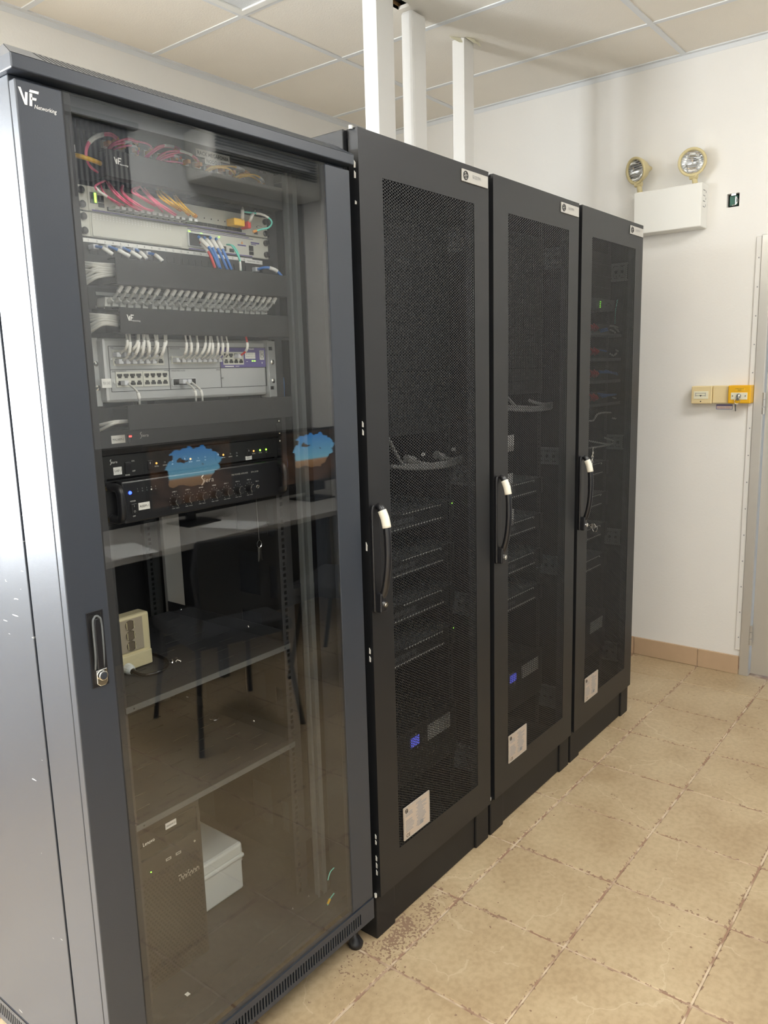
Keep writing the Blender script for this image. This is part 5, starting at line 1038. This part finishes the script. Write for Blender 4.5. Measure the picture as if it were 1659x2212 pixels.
# cords plugged into the silver exchange
def pbx_cord(x, z, dx, top, lab, grp, m_='greyc', up=True):
    s_ = 1 if up else -1
    o = cord([(x+.003, .112, z+s_*.002), (x+.006, .100, z+s_*.010), (x+.005+dx*.5, .092, (z+top)/2), (x+.004+dx, .094, top)], .0021, m_, lab, grp, (.30, .72) if up else (.55, .8))
    build('plug', MB().box(x-.0048, x+.0048, .112, .127, z-.0045, z+.0045), 'clear', o, bevel=.001); return o
for k in range(6): pbx_cord(-.588+k*.0165, 1.5640, rr.uniform(-.004, .012), 1.6030, 'grey cord in the upper port row of the left exchange module', 'cords of the left exchange module, upper row')
for k in range(6): pbx_cord(-.584+k*.0150, 1.5510, rr.uniform(0, .012), 1.6030, 'grey cord in the lower port row of the left exchange module', 'cords of the left exchange module, lower row')
for k in range(9): pbx_cord(-.452+k*.0136, 1.5530, rr.uniform(-.002, .014), 1.6030, 'grey cord in the port row of the middle exchange module', 'cords of the middle exchange module')
pbx_cord(-.288, 1.5610, -.001, 1.6030, 'single red cord in the purple exchange module', None, 'red')
pbx_cord(-.576, 1.5110, .008, 1.4700, 'grey cord hanging from the lower left exchange ports', None, 'greyc', False)
pbx_cord(-.440, 1.5100, .006, 1.4700, 'grey cord hanging from the lower middle exchange ports, left one', None, 'greyc', False)
pbx_cord(-.427, 1.5100, .010, 1.4700, 'grey cord hanging from the lower middle exchange ports, right one', None, 'greyc', False)
# cables behind the mesh doors
for p in GE1: cord(p, .0055 if len(p) > 5 else .0045, 'dgrey', 'grey power cable of the bundle behind the nearest mesh door', 'grey bundle behind the nearest mesh door', name='power_cable')
for k, i in enumerate((4, 5)):
    p = GE1[i]; o = build('power_plug', MB().tube([p[0], tuple(Vector(p[0]).lerp(Vector(p[1]), .9))], .011, 8, sub=1), 'dgrey', loc=p[0]); tag(o, ['left grey power plug above the cable bundle of the nearest mesh cabinet', 'right grey power plug above the cable bundle of the nearest mesh cabinet'][k], 'plug')
for p in GE2: cord(p, .0055, 'dgrey', 'grey power cable of the bundle behind the middle mesh door', 'grey bundle behind the middle mesh door', name='power_cable')
for p in GE3_TEAL: cord(p, .0022, 'aqua', 'teal fibre cord hanging at the right behind the far mesh door', 'teal cords behind the far mesh door', name='fibre_cable')
for p in GE3_GREY: cord(p, .0035, 'greyc', 'grey cable in the loose tangle behind the far mesh door', 'grey cables behind the far mesh door', name='network_cable')
for p in GE3_BLUE: cord(p, .0032, 'blue', 'blue cord in a patch panel behind the far mesh door', 'blue cords behind the far mesh door')
for p in GE3_RED: cord(p, .0038, 'red', 'red cord in a patch panel behind the far mesh door', 'red cords behind the far mesh door')
for i, z in enumerate((1.28, 1.265)):
    for j, x in enumerate((.345, .50)):
        if i: continue
        o = build('sticker', MB().box(x, x+.020, FY-.032, FY-.031, z, z+.010), 'white', loc=(x, .09, z)); tag(o, ['tiny white sticker over the left plug in the nearest mesh cabinet', 'tiny white sticker over the right plug in the nearest mesh cabinet'][j], 'sticker')
# green and yellow earth wire low at the right inside the glass cabinet
o = build('earth_wire', MB().tube([(-.150, .05, .245), (-.140, .05, .262), (-.125, .05, .266)], .0013, 6).tube([(-.118, .06, .185), (-.135, .06, .178), (-.150, .055, .172)], .0014, 6), 'aqua', loc=(-.14, .05, .17)); tag(o, 'thin green earth wire at the lower right inside the glass cabinet', 'wire')
build('terminal', MB().tube([(-.135, .06, .178), (-.148, .056, .1735)], .003, 8, sub=1), 'yellow', o)

# ------------------------------------------------------------------ the part of the room seen mirrored in the glass
def monitor(x, y, z, label):
    t = root('monitor', (x, y, z), label, 'monitor')
    build('casing', MB().box(x-.28, x+.28, y-.02, y+.012, z+.10, z+.44), 'plastic', t, bevel=.004); build('screen', MB().box(x-.265, x+.265, y+.012, y+.014, z+.118, z+.425), 'screen', t)
    build('stand', MB().box(x-.03, x+.03, y-.04, y-.02, z+.005, z+.22).box(x-.11, x+.11, y-.10, y+.09, z, z+.010), 'plastic', t, bevel=.003)
t = root('work_desk', (1.2, -2.1, 0), 'long light grey work desk opposite the cabinets', 'desk')
build('desk_top', MB().box(-.3, 2.45, -2.42, -1.78, .715, .745), 'desk', t, bevel=.003)
for x in (-.26, 1.0, 2.37): build('leg', MB().box(x, x+.04, -1.86, -1.82, 0, .715).box(x, x+.04, -2.38, -2.34, 0, .715).box(x, x+.04, -2.34, -1.86, .66, .715), 'plastic', t, bevel=.002)
t = root('desk_screen', (1.2, -2.45, .745), 'black fabric partition along the wall edge of the desk', 'partition')
build('partition', MB().box(-.35, 2.48, -2.53, -2.44, 0, 1.16), 'deskblk', t, bevel=.004)
monitor(1.17, -2.19, .7455, 'left desk monitor showing a beach picture'); monitor(2.10, -2.19, .7455, 'right desk monitor showing a beach picture')
for k, (x, y, a) in enumerate(((.55, -1.92, .2), (1.25, -1.95, -.3))):
    o = build('paper_sheet', MB().box(-.105, .105, -.15, .15, 0, .001), 'paper'); o.location = (x, y, .7455); o.rotation_euler.z = a; tag(o, ['white sheet lying on the left half of the desk', 'white sheet lying on the right half of the desk'][k], 'paper')
def chair(x, y, rz, label):
    t = root('office_chair', (0, 0, 0), label, 'chair', 'black chairs at the desk')
    build('seat', MB().box(-.23, .23, -.23, .23, .43, .49), 'fabric', t, bevel=.02)
    build('backrest', MB().prism([(-.20, .56), (.20, .56), (.22, .75), (.19, .88), (-.19, .88), (-.22, .75)], .20, .24), 'fabric', t, bevel=.012)
    for sx in (-1, 1):
        build('leg', MB().tube([(sx*.24, -.24, 0), (sx*.20, -.16, .43)], .012, 8, sub=1), 'plastic', t)
        build('leg', MB().tube([(sx*.24, .25, 0), (sx*.20, .19, .43), (sx*.19, .22, .60)], .012, 8, sub=1), 'plastic', t)
    t.location = (x, y, 0); t.rotation_euler.z = rz
chair(.68, -1.42, .25, 'black office chair at the left of the desk'); chair(1.50, -1.40, -.35, 'black office chair at the right of the desk')
t = root('air_conditioner', (2.0, -2.45, 2.62), 'white wall air conditioner with horizontal louvres', 'air conditioner')
build('body', MB().box(1.55, 2.45, YF, -2.34, 2.60, 2.87), 'acw', t, bevel=.02)
for k in range(9): build('louvre', MB().box(1.60, 2.40, -2.338, -2.325, 2.70+k*.016, 2.706+k*.016), 'bracket', t)
t = root('vertical_blind', (1.0, YF+.03, 2.3), 'dark vertical slat blind high on the wall opposite the cabinets', 'blind')
build('head_rail', MB().box(.70, 1.22, YF+.01, YF+.06, 2.80, 2.83), 'bracket', t)
for k in range(15): build('slat', MB().box(.755+k*.029, .768+k*.029, YF+.02, YF+.024, 2.42, 2.80), 'graphite', t, bevel=.001)

# labels of look-alikes: say which one, counted from the left (or from the top)
ORD = 'first second third fourth fifth sixth seventh eighth ninth tenth eleventh twelfth thirteenth fourteenth fifteenth sixteenth seventeenth eighteenth nineteenth twentieth twenty-first twenty-second twenty-third twenty-fourth'.split()
by = {}
for o in list(COL.objects):
    if o.parent is None and o.get('group') and o.get('label'): by.setdefault((o['group'], o['label']), []).append(o)
for (g, l), os_ in by.items():
    if len(os_) < 2 or len(os_) > 30: continue
    if 'bundle' in g or 'far mesh' in g: continue
    if 'blanking' in g:
        for q in range(3):
            r3 = sorted((o for o in os_ if int(o.location.x/PIT+.01) == q), key=lambda o: -o.location.z)
            for k, o in enumerate(r3): o['label'] = '%s dark blanking plate from the top in the %s black cabinet' % (ORD[k], WH[q])
        continue
    for k, o in enumerate(sorted(os_, key=lambda o: o.location.x)): o['label'] = (l+', '+ORD[k]+' from left') if len(l.split()) <= 13 else l
